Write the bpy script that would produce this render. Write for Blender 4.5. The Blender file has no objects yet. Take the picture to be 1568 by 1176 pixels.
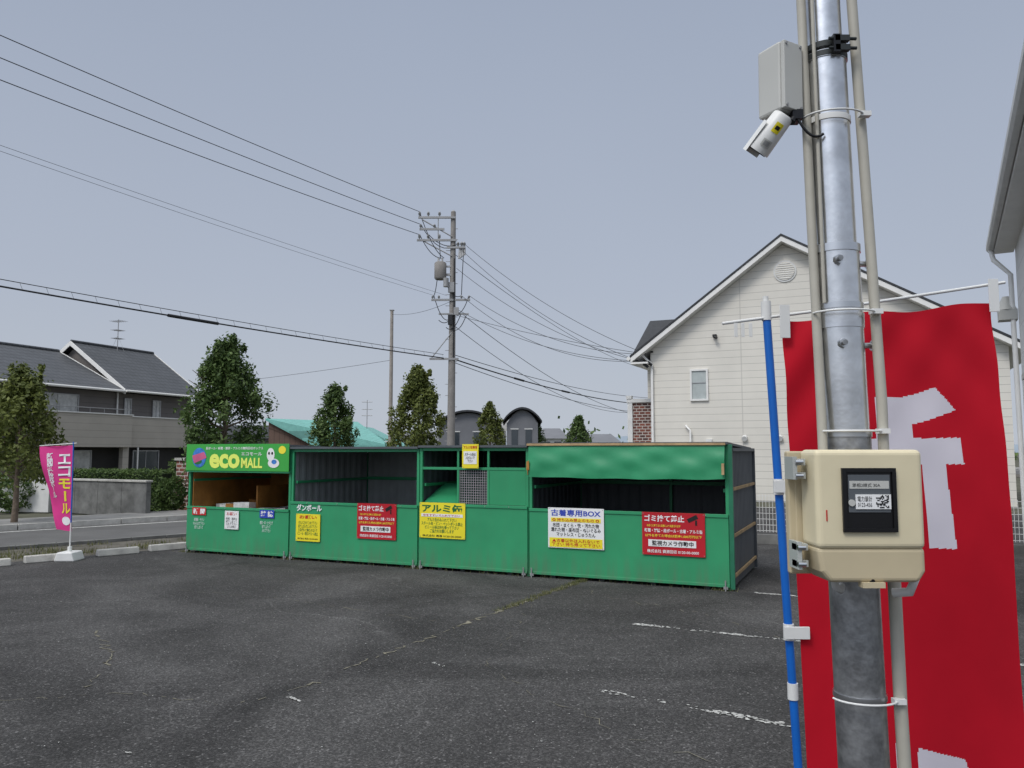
import bpy, bmesh, math, random
import numpy as np
from mathutils import Matrix, Vector
random.seed(7); rng=np.random.default_rng(7)
scn=bpy.context.scene
COL=scn.collection

# ---------------------------------------------------------------- materials
def mat(name,col,rough=.6,metal=0.,var=.12,scale=3.,bump=0.,bscale=40.,spec=.4,extra=None):
    m=bpy.data.materials.new(name); m.use_nodes=True
    nt=m.node_tree; N=nt.nodes; L=nt.links
    p=N['Principled BSDF']
    p.inputs['Roughness'].default_value=rough
    p.inputs['Metallic'].default_value=metal
    p.inputs['Specular IOR Level'].default_value=spec
    tc=N.new('ShaderNodeTexCoord')
    no=N.new('ShaderNodeTexNoise'); no.inputs['Scale'].default_value=scale
    no.inputs['Detail'].default_value=3; no.inputs['Roughness'].default_value=.65
    L.new(tc.outputs['Object'],no.inputs['Vector'])
    mr=N.new('ShaderNodeMapRange')
    mr.inputs['From Min'].default_value=.3; mr.inputs['From Max'].default_value=.7
    mr.inputs['To Min'].default_value=1-var; mr.inputs['To Max'].default_value=1+var
    L.new(no.outputs['Fac'],mr.inputs['Value'])
    vm=N.new('ShaderNodeVectorMath'); vm.operation='SCALE'
    vm.inputs[0].default_value=col[:3]
    L.new(mr.outputs['Result'],vm.inputs['Scale'])
    L.new(vm.outputs['Vector'],p.inputs['Base Color'])
    if bump>0:
        n2=N.new('ShaderNodeTexNoise'); n2.inputs['Scale'].default_value=bscale; n2.inputs['Detail'].default_value=3
        L.new(tc.outputs['Object'],n2.inputs['Vector'])
        b=N.new('ShaderNodeBump'); b.inputs['Strength'].default_value=bump; b.inputs['Distance'].default_value=.02
        L.new(n2.outputs['Fac'],b.inputs['Height']); L.new(b.outputs['Normal'],p.inputs['Normal'])
    if extra: extra(m,N,L,p,tc,vm)
    return m

def math_node(N,L,op,a,b=None):
    n=N.new('ShaderNodeMath'); n.operation=op
    for i,v in enumerate((a,b)):
        if v is None: continue
        if isinstance(v,(int,float)): n.inputs[i].default_value=v
        else: L.new(v,n.inputs[i])
    return n.outputs[0]

def siding(period,dark=.6,axis='Z',width=.07,vjoint=0):
    def f(m,N,L,p,tc,vm):
        sep=N.new('ShaderNodeSeparateXYZ'); L.new(tc.outputs['Object'],sep.inputs[0])
        q=math_node(N,L,'DIVIDE',sep.outputs[axis],period)
        fr=math_node(N,L,'FRACT',q)
        ln=math_node(N,L,'LESS_THAN',fr,width)
        if vjoint:
            q2=math_node(N,L,'FRACT',math_node(N,L,'DIVIDE',sep.outputs['X'],vjoint))
            l2=math_node(N,L,'LESS_THAN',q2,.012)
            ln=math_node(N,L,'MAXIMUM',ln,math_node(N,L,'MULTIPLY',l2,.6))
        mx=N.new('ShaderNodeMixRGB'); mx.blend_type='MULTIPLY'
        L.new(math_node(N,L,'MULTIPLY',ln,1-dark),mx.inputs['Fac'])
        L.new(vm.outputs['Vector'],mx.inputs['Color1']); mx.inputs['Color2'].default_value=(.05,.05,.05,1)
        L.new(mx.outputs['Color'],p.inputs['Base Color'])
        b=N.new('ShaderNodeBump'); b.inputs['Strength'].default_value=.3; b.inputs['Distance'].default_value=.012
        L.new(fr,b.inputs['Height']); L.new(b.outputs['Normal'],p.inputs['Normal'])
    return f

def asphalt_extra(m,N,L,p,tc,vm):
    v=N.new('ShaderNodeTexVoronoi'); v.inputs['Scale'].default_value=95
    L.new(tc.outputs['Object'],v.inputs['Vector'])
    n=N.new('ShaderNodeTexNoise'); n.inputs['Scale'].default_value=130; n.inputs['Detail'].default_value=2
    L.new(tc.outputs['Object'],n.inputs['Vector'])
    big=N.new('ShaderNodeTexNoise'); big.inputs['Scale'].default_value=.42; big.inputs['Detail'].default_value=7; big.inputs['Roughness'].default_value=.62; big.inputs['Distortion'].default_value=1.1
    L.new(tc.outputs['Object'],big.inputs['Vector'])
    mr=N.new('ShaderNodeMapRange'); mr.inputs['From Min'].default_value=.34; mr.inputs['From Max'].default_value=.66
    mr.inputs['To Min'].default_value=.58; mr.inputs['To Max'].default_value=1.38
    L.new(big.outputs['Fac'],mr.inputs['Value'])
    sp=N.new('ShaderNodeMapRange'); sp.inputs['From Min'].default_value=0.; sp.inputs['From Max'].default_value=1.
    sp.inputs['To Min'].default_value=.6; sp.inputs['To Max'].default_value=1.55
    sx=N.new('ShaderNodeSeparateXYZ'); L.new(v.outputs['Color'],sx.inputs[0])
    pw=math_node(N,L,'POWER',sx.outputs['X'],2.2)
    L.new(pw,sp.inputs['Value'])
    br=math_node(N,L,'MULTIPLY',math_node(N,L,'GREATER_THAN',sx.outputs['Y'],.975),1.5)
    nd=N.new('ShaderNodeTexNoise'); nd.inputs['Scale'].default_value=1.6; nd.inputs['Detail'].default_value=5
    L.new(tc.outputs['Object'],nd.inputs['Vector'])
    add=N.new('ShaderNodeVectorMath'); add.operation='MULTIPLY_ADD'; L.new(nd.outputs['Color'],add.inputs[0]); add.inputs[1].default_value=(.9,.9,0); L.new(tc.outputs['Object'],add.inputs[2])
    ve=N.new('ShaderNodeTexVoronoi'); ve.feature='DISTANCE_TO_EDGE'; ve.inputs['Scale'].default_value=.42; L.new(add.outputs[0],ve.inputs['Vector'])
    crk=math_node(N,L,'LESS_THAN',ve.outputs['Distance'],.0026)
    crk=math_node(N,L,'MULTIPLY',crk,math_node(N,L,'GREATER_THAN',big.outputs['Fac'],.48))
    tot=math_node(N,L,'ADD',math_node(N,L,'MULTIPLY',sp.outputs['Result'],mr.outputs['Result']),br)
    tot=math_node(N,L,'ADD',tot,math_node(N,L,'MULTIPLY',crk,.5))
    s=N.new('ShaderNodeVectorMath'); s.operation='SCALE'
    L.new(vm.outputs['Vector'],s.inputs[0]); L.new(tot,s.inputs['Scale'])
    L.new(s.outputs['Vector'],p.inputs['Base Color'])
    b=N.new('ShaderNodeBump'); b.inputs['Strength'].default_value=.7; b.inputs['Distance'].default_value=.006
    L.new(n.outputs['Fac'],b.inputs['Height']); L.new(b.outputs['Normal'],p.inputs['Normal'])

def tile_extra(m,N,L,p,tc,vm):
    sep=N.new('ShaderNodeSeparateXYZ'); L.new(tc.outputs['Object'],sep.inputs[0])
    a=math_node(N,L,'FRACT',math_node(N,L,'DIVIDE',sep.outputs['Y'],.3))
    c=math_node(N,L,'FRACT',math_node(N,L,'DIVIDE',sep.outputs['Z'],.19))
    l=math_node(N,L,'MAXIMUM',math_node(N,L,'LESS_THAN',a,.12),math_node(N,L,'LESS_THAN',c,.18))
    mx=N.new('ShaderNodeMixRGB'); mx.blend_type='MULTIPLY'
    L.new(math_node(N,L,'MULTIPLY',l,.55),mx.inputs['Fac'])
    L.new(vm.outputs['Vector'],mx.inputs['Color1']); mx.inputs['Color2'].default_value=(.1,.1,.1,1)
    L.new(mx.outputs['Color'],p.inputs['Base Color'])

def brick_extra(m,N,L,p,tc,vm):
    sep=N.new('ShaderNodeSeparateXYZ'); L.new(tc.outputs['Object'],sep.inputs[0])
    cb=N.new('ShaderNodeCombineXYZ')
    L.new(math_node(N,L,'ADD',sep.outputs['X'],sep.outputs['Y']),cb.inputs[0]); L.new(sep.outputs['Z'],cb.inputs[1])
    b=N.new('ShaderNodeTexBrick'); b.inputs['Scale'].default_value=2.4
    b.inputs['Color1'].default_value=(.22,.075,.05,1); b.inputs['Color2'].default_value=(.08,.045,.04,1)
    b.inputs['Mortar'].default_value=(.5,.46,.42,1); b.inputs['Mortar Size'].default_value=.03
    L.new(cb.outputs[0],b.inputs['Vector']); L.new(b.outputs['Color'],p.inputs['Base Color'])

def grime_extra(col_d,zmax=.35):
    def f(m,N,L,p,tc,vm):
        sep=N.new('ShaderNodeSeparateXYZ'); L.new(tc.outputs['Object'],sep.inputs[0])
        mp=N.new('ShaderNodeMapping'); mp.inputs['Scale'].default_value=(14,14,1.0); L.new(tc.outputs['Object'],mp.inputs['Vector'])
        n=N.new('ShaderNodeTexNoise'); n.inputs['Scale'].default_value=1.; n.inputs['Detail'].default_value=4; L.new(mp.outputs['Vector'],n.inputs['Vector'])
        low=N.new('ShaderNodeMapRange'); low.inputs['From Min'].default_value=zmax; low.inputs['From Max'].default_value=0.; low.inputs['To Min'].default_value=.05; low.inputs['To Max'].default_value=.7
        L.new(sep.outputs['Z'],low.inputs['Value'])
        nr=N.new('ShaderNodeMapRange'); nr.inputs['From Min'].default_value=.42; nr.inputs['From Max'].default_value=.75; L.new(n.outputs['Fac'],nr.inputs['Value'])
        f_=math_node(N,L,'MULTIPLY',low.outputs['Result'],math_node(N,L,'ADD',nr.outputs['Result'],.12))
        mx=N.new('ShaderNodeMixRGB'); L.new(f_,mx.inputs['Fac']); L.new(vm.outputs['Vector'],mx.inputs['Color1']); mx.inputs['Color2'].default_value=(*col_d,1)
        L.new(mx.outputs['Color'],p.inputs['Base Color'])
    return f

def leaf_mat(name,c1,c2):
    m=bpy.data.materials.new(name); m.use_nodes=True
    nt=m.node_tree; N=nt.nodes; L=nt.links
    p=N['Principled BSDF']; p.inputs['Roughness'].default_value=.55; p.inputs['Specular IOR Level'].default_value=.25
    g=N.new('ShaderNodeNewGeometry'); tc=N.new('ShaderNodeTexCoord')
    no=N.new('ShaderNodeTexNoise'); no.inputs['Scale'].default_value=2.2; no.inputs['Detail'].default_value=2
    L.new(tc.outputs['Object'],no.inputs['Vector'])
    f=math_node(N,L,'ADD',math_node(N,L,'MULTIPLY',g.outputs['Random Per Island'],.5),math_node(N,L,'MULTIPLY',no.outputs['Fac'],.7))
    r=N.new('ShaderNodeValToRGB'); e=r.color_ramp.elements
    e[0].position=.25; e[0].color=(*c1,1); e[1].position=.9; e[1].color=(*c2,1)
    L.new(f,r.inputs['Fac']); L.new(r.outputs['Color'],p.inputs['Base Color'])
    t=N.new('ShaderNodeBsdfTranslucent'); L.new(r.outputs['Color'],t.inputs['Color'])
    mx=N.new('ShaderNodeMixShader'); mx.inputs[0].default_value=.3
    L.new(p.outputs[0],mx.inputs[1]); L.new(t.outputs[0],mx.inputs[2]); L.new(mx.outputs[0],N['Material Output'].inputs['Surface'])
    return m

M={}
def dm(k,*a,**kw): M[k]=mat(k,*a,**kw)
dm('asphalt',(.062,.0605,.0595),.9,var=.1,scale=2,extra=asphalt_extra,spec=.22)
dm('road_asphalt',(.115,.114,.112),.9,var=.15,scale=.8,bump=.3,bscale=120,spec=.25)
dm('soil',(.10,.10,.075),.95,var=.4,scale=1.2,bump=.5,bscale=20,spec=.1)
dm('verge',(.115,.108,.092),.95,var=.4,scale=3,bump=.8,bscale=40,spec=.1)
dm('crack_dirt',(.17,.16,.125),.95,var=.5,scale=9,spec=.1)
dm('paint',(.44,.44,.42),.8,var=.35,scale=20,spec=.2)
dm('concrete',(.42,.41,.38),.85,var=.25,scale=4,bump=.3,bscale=60)
dm('concrete_dark',(.15,.15,.143),.9,var=.4,scale=2.5,bump=.3,bscale=50)
dm('sidewalk',(.24,.235,.225),.9,var=.2,scale=1.5,bump=.2)
dm('green',(.032,.285,.125),.42,var=.10,scale=1.3,bump=.03,bscale=8,extra=grime_extra((.12,.15,.10)))
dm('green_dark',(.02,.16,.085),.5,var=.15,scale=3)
dm('sign_green',(.05,.36,.06),.4,var=.05)
dm('tarp',(.028,.26,.115),.40,var=.10,scale=3,bump=.15,bscale=6)
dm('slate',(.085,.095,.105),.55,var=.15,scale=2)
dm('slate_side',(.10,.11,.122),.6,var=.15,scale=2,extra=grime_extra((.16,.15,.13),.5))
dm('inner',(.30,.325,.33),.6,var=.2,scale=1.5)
dm('wood',(.42,.29,.15),.75,var=.25,scale=6)
dm('ply',(.36,.16,.035),.7,var=.3,scale=2.5)
dm('steel_dark',(.03,.035,.035),.5,metal=.3)
dm('paper',(.62,.62,.60),.8,var=.25,scale=8)
dm('s_red',(.46,.012,.022),.4,var=.08,scale=1.5)
dm('s_yellow',(.80,.68,.03),.4,var=.07,scale=1.5)
dm('s_white',(.78,.78,.77),.4,var=.05)
dm('t_white',(.8,.8,.8),.5,var=.02)
dm('t_yellow',(.85,.72,.05),.5,var=.02)
dm('t_black',(.012,.012,.012),.5,var=.02)
dm('t_blue',(.03,.06,.4),.5,var=.02)
dm('t_red',(.5,.02,.02),.5,var=.02)
dm('t_green',(.02,.14,.04),.5,var=.02)
dm('t_lemon',(.78,.88,.16),.5,var=.02)
dm('globe_blue',(.05,.2,.55),.4,var=.5,scale=9)
dm('globe_pink',(.6,.12,.25),.4,var=.2)
dm('galv',(.64,.645,.65),.27,metal=.96,var=.16,scale=16,bump=.04,bscale=25)
dm('galv_dull',(.34,.345,.35),.42,metal=.82,var=.38,scale=26,bump=.08,bscale=50)
dm('steel_band',(.60,.61,.62),.3,metal=1,var=.1)
dm('conduit',(.42,.40,.34),.5,var=.08,scale=10)
dm('cream',(.66,.585,.40),.42,var=.05,scale=8,bump=.02)
dm('cream_dark',(.50,.425,.28),.5,var=.06,scale=8)
dm('greybox',(.48,.48,.45),.5,var=.05)
dm('plastic_white',(.70,.70,.68),.4,var=.08)
dm('black',(.008,.008,.009),.3,var=.05)
dm('clear_plastic',(.42,.44,.42),.25,var=.1)
dm('blue_pole',(.008,.12,.48),.35,var=.08,scale=8)
dm('rflag',(.50,.007,.02),.75,var=.06,scale=4,spec=.15)
dm('wflag',(.66,.62,.67),.75,var=.04,spec=.15)
dm('pflag',(.66,.04,.24),.7,var=.1)
dm('pole_conc',(.25,.235,.22),.85,var=.15,scale=3)
dm('pole_steel',(.30,.27,.24),.6,var=.15,scale=3)
dm('insul',(.42,.42,.42),.4,var=.05)
dm('wire',(.02,.021,.024),.6,var=.02)
dm('siding',(.70,.67,.60),.6,var=.05,scale=.7,extra=siding(.235,.66,'Z',.08,3.03))
dm('siding_b',(.66,.655,.64),.6,var=.05,scale=.7,extra=siding(.45,.7,'Z',.03))
dm('fascia',(.76,.75,.72),.5,var=.05)
dm('roof_dark',(.032,.034,.038),.6,var=.2,scale=5,bump=.3,bscale=20)
dm('roof_tile',(.075,.08,.088),.55,var=.15,scale=1.5,extra=tile_extra)
dm('h_brown',(.155,.14,.13),.75,var=.08,scale=1,extra=siding(.3,.6,'Z',.06))
dm('h_beige',(.42,.385,.335),.75,var=.06,scale=1,extra=siding(.32,.7,'Z',.06))
dm('h_dark',(.03,.028,.026),.8,var=.1)
dm('glass',(.035,.045,.055),.08,var=.1,spec=.8)
dm('glass_pale',(.42,.46,.45),.2,var=.1)
dm('curtain',(.45,.45,.43),.25,var=.3,scale=3,spec=.7)
dm('alu',(.35,.35,.35),.4,metal=.5)
dm('teal',(.17,.42,.37),.5,var=.1,extra=siding(.45,.6,'Y',.12))
dm('brown_wall',(.14,.09,.07),.8,var=.1,extra=siding(.4,.6,'X',.1))
dm('off_white',(.66,.66,.64),.6,var=.08)
dm('far_grey',(.17,.175,.19),.8,var=.1,scale=.5)
dm('brick',(.15,.05,.04),.85,extra=brick_extra)
dm('hill',(.26,.31,.36),1,var=.1,scale=.01,spec=0)
dm('bark',(.15,.115,.085),.9,var=.35,scale=12,bump=.6,bscale=30)
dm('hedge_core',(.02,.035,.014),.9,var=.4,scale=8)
dm('grey_metal',(.32,.32,.32),.5,metal=.3)
M['leaf']=leaf_mat('leaf',(.026,.058,.016),(.135,.20,.06))
M['leaf_y']=leaf_mat('leaf_y',(.045,.065,.015),(.20,.23,.06))
M['grass']=leaf_mat('grass',(.06,.08,.025),(.26,.25,.12))

# ---------------------------------------------------------------- builders
def frame(o,x):
    X=Vector((x[0],x[1],0)).normalized(); Z=Vector((0,0,1)); Y=Z.cross(X)
    m=Matrix.Identity(4)
    for i,v in enumerate((X,Y,Z)):
        for r in range(3): m[r][i]=v[r]
    m[0][3],m[1][3]=o[0],o[1]; m[2][3]=o[2] if len(o)>2 else 0
    return m
def grp(name,m=None):
    e=bpy.data.objects.new(name,None); e.empty_display_size=.3
    COL.objects.link(e)
    if m is not None: e.matrix_world=m
    return e
class MB:
    def __init__(s): s.v=[];s.f=[];s.mi=[];s.sm=[];s.mats=[]
    def m(s,k):
        if k not in s.mats: s.mats.append(k)
        return s.mats.index(k)
    def poly(s,pts,k,smooth=False):
        b=len(s.v); s.v+= [tuple(p) for p in pts]; s.f.append(tuple(range(b,b+len(pts)))); s.mi.append(s.m(k)); s.sm.append(smooth)
    def hexa(s,p,k):
        b=len(s.v); s.v+=[tuple(q) for q in p]
        for f in ((0,3,2,1),(4,5,6,7),(0,1,5,4),(1,2,6,5),(2,3,7,6),(3,0,4,7)):
            s.f.append(tuple(b+i for i in f)); s.mi.append(s.m(k)); s.sm.append(False)
    def box(s,x0,x1,y0,y1,z0,z1,k):
        s.hexa([(x0,y0,z0),(x1,y0,z0),(x1,y1,z0),(x0,y1,z0),(x0,y0,z1),(x1,y0,z1),(x1,y1,z1),(x0,y1,z1)],k)
    def prism(s,prof,y0,y1,k,axis='y'):
        n=len(prof); b=len(s.v)
        def P(a,c,y): return (a,y,c) if axis=='y' else (y,a,c)
        s.v+=[P(a,c,y0) for a,c in prof]+[P(a,c,y1) for a,c in prof]
        F=[tuple(range(b,b+n)),tuple(range(b+2*n-1,b+n-1,-1))]+[(b+i,b+n+i,b+n+(i+1)%n,b+(i+1)%n) for i in range(n)]
        for f in F: s.f.append(f); s.mi.append(s.m(k)); s.sm.append(False)
    def tube(s,pts,r,k,n=10,cap=True):
        pts=[Vector(p) for p in pts]; R=r if isinstance(r,(list,tuple)) else [r]*len(pts)
        b=len(s.v); rings=[]
        up=None
        for i,p in enumerate(pts):
            d=(pts[min(i+1,len(pts)-1)]-pts[max(i-1,0)]).normalized()
            a=up if up is not None else (Vector((0,0,1)) if abs(d.z)<.9 else Vector((0,1,0)))
            x=(a-d*a.dot(d)).normalized(); y=d.cross(x); up=x
            rings.append([p+ (x*math.cos(t)+y*math.sin(t))*R[i] for t in [2*math.pi*j/n for j in range(n)]])
        for rg in rings: s.v+=[tuple(q) for q in rg]
        for i in range(len(pts)-1):
            for j in range(n):
                s.f.append((b+i*n+j,b+i*n+(j+1)%n,b+(i+1)*n+(j+1)%n,b+(i+1)*n+j)); s.mi.append(s.m(k)); s.sm.append(True)
        if cap:
            s.poly(rings[0][::-1],k); s.poly(rings[-1],k)
    def build(s,name,parent=None,matrix=None,bevel=0,seg=2,recalc=True):
        me=bpy.data.meshes.new(name); me.from_pydata(s.v,[],s.f)
        for k in s.mats: me.materials.append(M[k])
        me.polygons.foreach_set('material_index',s.mi); me.polygons.foreach_set('use_smooth',s.sm)
        if recalc:
            bm=bmesh.new(); bm.from_mesh(me); bmesh.ops.recalc_face_normals(bm,faces=bm.faces); bm.to_mesh(me); bm.free()
        me.update()
        o=bpy.data.objects.new(name,me); COL.objects.link(o)
        if parent: o.parent=parent
        if matrix is not None: o.matrix_world=matrix
        if bevel:
            md=o.modifiers.new('b','BEVEL'); md.width=bevel; md.segments=seg; md.limit_method='ANGLE'; md.angle_limit=math.radians(40)
        return o
def text(parent,s,x0,x1,z0,z1,y,k,bold=.012,name='lettering',space=1.0,lsp=1.0):
    cu=bpy.data.curves.new('t','FONT'); cu.body=s; cu.offset=bold; cu.space_character=space; cu.space_line=lsp
    cu.align_x='CENTER'; cu.resolution_u=3
    o=bpy.data.objects.new('t',cu); COL.objects.link(o)
    dg=bpy.context.evaluated_depsgraph_get()
    me=bpy.data.meshes.new_from_object(o.evaluated_get(dg))
    bpy.data.objects.remove(o)
    n=len(me.vertices)
    if n==0: return None
    co=np.empty(n*3); me.vertices.foreach_get('co',co); co=co.reshape(-1,3)
    a=co.min(0); b=co.max(0)
    out=np.empty_like(co)
    out[:,0]=x0+(co[:,0]-a[0])/(b[0]-a[0])*(x1-x0)
    out[:,2]=z0+(co[:,1]-a[1])/max(1e-6,b[1]-a[1])*(z1-z0)
    out[:,1]=y
    me.vertices.foreach_set('co',out.ravel()); me.update()
    me.materials.clear(); me.materials.append(M[k])
    ob=bpy.data.objects.new(name,me); COL.objects.link(ob); ob.parent=parent
    return ob

# ---------------------------------------------------------------- ground
g=MB(); g.poly([(-2500,-2500,-.03),(2500,-2500,-.03),(2500,2500,-.03),(-2500,2500,-.03)],'soil'); g.build('ground')
dv=Vector((.72,.694,0)).normalized(); nv=Vector((-.694,.72,0)).normalized()
def SN(s,n,z=0): 
    p=dv*s+nv*n; return (p.x,p.y,z)
g=MB(); g.poly([SN(-30,13.35),SN(-30,-25),(30,-22,0),(30,12,0),SN(20,13.35)],'asphalt'); g.build('parking_lot')
g=MB(); g.poly([SN(-60,13.36,-.006),SN(90,13.36,-.006),SN(90,15.2,-.006),SN(-60,15.2,-.006)],'verge'); g.build('verge')
g=MB(); g.poly([SN(-60,15.2,-.01),SN(90,15.2,-.01),SN(90,18.8,-.01),SN(-60,18.8,-.01)],'road_asphalt')
g.poly([SN(-60,18.35,-.006),SN(90,18.35,-.006),SN(90,18.5,-.006),SN(-60,18.5,-.006)],'paint')
g.build('road')
g=MB()
for s0 in np.arange(-40,80,1.0):
    a=[SN(s0+.01,18.8,-.03),SN(s0+.99,18.8,-.03),SN(s0+.99,18.95,-.03),SN(s0+.01,18.95,-.03)]
    g.hexa(a+[(p[0],p[1],.10) for p in a],'concrete')
g.build('kerb')
g=MB(); a=[SN(-60,18.96,-.02),SN(90,18.96,-.02),SN(90,20.6,-.02),SN(-60,20.6,-.02)]
g.hexa(a+[(p[0],p[1],.09) for p in a],'sidewalk'); g.build('sidewalk')
g=MB()
for s0 in np.arange(-40,40,.6):
    a=[SN(s0+.01,15.05,-.03),SN(s0+.59,15.05,-.03),SN(s0+.59,15.19,-.03),SN(s0+.01,15.19,-.03)]
    g.hexa(a+[(p[0],p[1],.05) for p in a],'concrete_dark')
g.build('kerb')

def wobble(pts,step=.07,amp=.035):
    out=[]
    for (a,b) in zip(pts[:-1],pts[1:]):
        d=math.dist(a,b); n=max(1,int(d/step))
        for i in range(n):
            t=i/n; out.append((a[0]+(b[0]-a[0])*t+random.gauss(0,amp*.6),a[1]+(b[1]-a[1])*t+random.gauss(0,amp*.6)))
    out.append(pts[-1]); return out
def strip(mb,pts,w,k,z=.004,skip=.12):
    L=[];R=[]
    for i,p in enumerate(pts):
        q=pts[min(i+1,len(pts)-1)]; o=pts[max(i-1,0)]
        d=Vector((q[0]-o[0],q[1]-o[1])); d=d.normalized() if d.length>0 else Vector((1,0))
        ww=w*random.uniform(.1,1.5)/2
        L.append((p[0]-d.y*ww,p[1]+d.x*ww,z)); R.append((p[0]+d.y*ww,p[1]-d.x*ww,z))
    for i in range(len(pts)-1):
        if random.random()>skip: mb.poly([L[i],R[i],R[i+1],L[i+1]],k)
g=MB()
main=[(1.0,10.1),(.26,8.77),(-.5,7.33),(-1.04,6.3),(-1.4,5.52),(-1.75,5.1),(-2.6,5.35),(-3.3,5.2)]
strip(g,wobble(main[:3],.06,.04),.045,'crack_dirt'); strip(g,wobble(main[2:5],.05,.035),.018,'crack_dirt',.0045,.25)
strip(g,wobble(main[4:],.05,.03),.007,'crack_dirt',.004,.4)
strip(g,wobble([(-2.9,5.5),(-3.0,6.0),(-3.2,6.4),(-3.75,7.15)],.05,.045),.016,'crack_dirt',.004,.3)
strip(g,wobble([(1.0,9.9),(.9,8.9),(1.9,7.9),(2.3,6.9)],.08,.04),.008,'crack_dirt',.004,.4)
strip(g,wobble([(-4.6,9.5),(-2.5,8.7),(-.5,7.4)],.08,.03),.007,'crack_dirt',.005,.4)
strip(g,wobble([(.26,8.77),(-.2,6.0),(.6,4.6),(1.6,3.6)],.08,.04),.006,'crack_dirt',.0055,.5)
g.build('asphalt_cracks',recalc=False)
def worn(mb,a,b,w,cover,seed,rr=1.):
    r=random.Random(seed); d=Vector((b[0]-a[0],b[1]-a[1])); Ln=d.length; d/=Ln; n=Vector((-d.y,d.x))
    x=0
    while x<Ln:
        dens=cover*(.15+1.1*max(0,math.sin(x*2.3+seed)*math.sin(x*5.1+seed*2)+.35))
        for j in range(12):
            if r.random()<dens:
                c=Vector(a)+d*(x+r.uniform(-.02,.02))+n*(((j+.5)/12-.5)*w+r.uniform(-.006,.006))
                rad=r.uniform(.003,.013)*rr; k=r.randint(5,7); ph=r.random()*6
                mb.poly([(c.x+d.x*math.cos(ph+6.283*i/k)*rad*1.8*r.uniform(.5,1.2)+n.x*math.sin(ph+6.283*i/k)*rad*r.uniform(.5,1.2),
                          c.y+d.y*math.cos(ph+6.283*i/k)*rad*1.8*r.uniform(.5,1.2)+n.y*math.sin(ph+6.283*i/k)*rad*r.uniform(.5,1.2),.004+r.random()*.003) for i in range(k)],'paint')
        x+=.02
g=MB()
worn(g,(1.15,7.43),(2.6,6.68),.06,.6,1); worn(g,(2.6,6.68),(5,5.4),.06,.5,2)
worn(g,(.62,5.39),(1.75,4.65),.065,.25,3); worn(g,(1.75,4.65),(4,3.2),.065,.3,4)
worn(g,(2.75,9.05),(4.6,8.1),.06,.45,5); worn(g,(-1.45,5.26),(-1.36,5.18),.012,.9,6,.7); worn(g,(-2.06,4.33),(-2.02,4.315),.012,.8,8,.7)
worn(g,(-.6,6.1),(-.5,5.98),.02,.3,9,.7)
g.build('parking_line_markings',recalc=False)
g=MB()
for i in range(700):
    x=random.uniform(-7,4); y=random.uniform(3.2,12); r=random.uniform(.0015,.006)
    g.poly([(x+r*math.cos(t+.3)*random.uniform(.6,1.4),y+r*math.sin(t)*random.uniform(.6,1.4),.008) for t in (0,1.3,2.5,3.8,5)],'paint')
g.build('grit',recalc=False)

def blades(name,fn,count,h0,h1,k='grass',w=.006):
    g=MB(); 
    for i in range(count):
        x,y=fn(); h=random.uniform(h0,h1); a=random.random()*6.283; l=random.uniform(.1,.6)*h; b=random.random()*6.283
        dx,dy=math.cos(a)*w,math.sin(a)*w
        g.poly([(x-dx,y-dy,-.01),(x+dx,y+dy,-.01),(x+math.cos(b)*l,y+math.sin(b)*l,h)],k)
    return g.build(name,recalc=False)
clumps=[(random.uniform(-12,18),13.5+abs(random.gauss(0,.8))) for _ in range(170)]
def vf():
    s,n=random.choice(clumps); p=SN(s+random.gauss(0,.13),min(15.0,max(13.4,n+random.gauss(0,.08)))); return p[0],p[1]
blades('verge_grass',vf,7000,.02,.10,w=.007)
cpts=wobble(main[:3],.05,.03)
def cf():
    p=random.choice(cpts[:int(len(cpts)*.75)]+cpts[3:12]*2); return p[0]+random.gauss(0,.025),p[1]+random.gauss(0,.025)
blades('crack_weeds',cf,1600,.01,.045,w=.004)
R=Vector((.910,-.4146,0)).normalized(); V=Vector((.4146,.910,0)).normalized()
O=Vector((-5.202,12.693,0))
def bf():
    p=O+R*random.choice([random.uniform(-.1,8.5),random.choice([0,2.1,4.3,8.4])+random.gauss(0,.08)])-V*abs(random.gauss(0,.03)); return p.x,p.y
blades('bin_weeds',bf,700,.01,.06,w=.004)

for (x,y) in ((-7.28,11.0),(-6.78,11.62),(-6.12,12.35),(-5.6,12.95)):
    g=MB(); g.prism([(-.075,0),(.075,0),(.05,.10),(-.05,.10)],-.3,.3,'concrete')
    g.build('wheel_stop',matrix=frame((x,y,.002),(dv.y,-dv.x)),bevel=.012)

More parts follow.
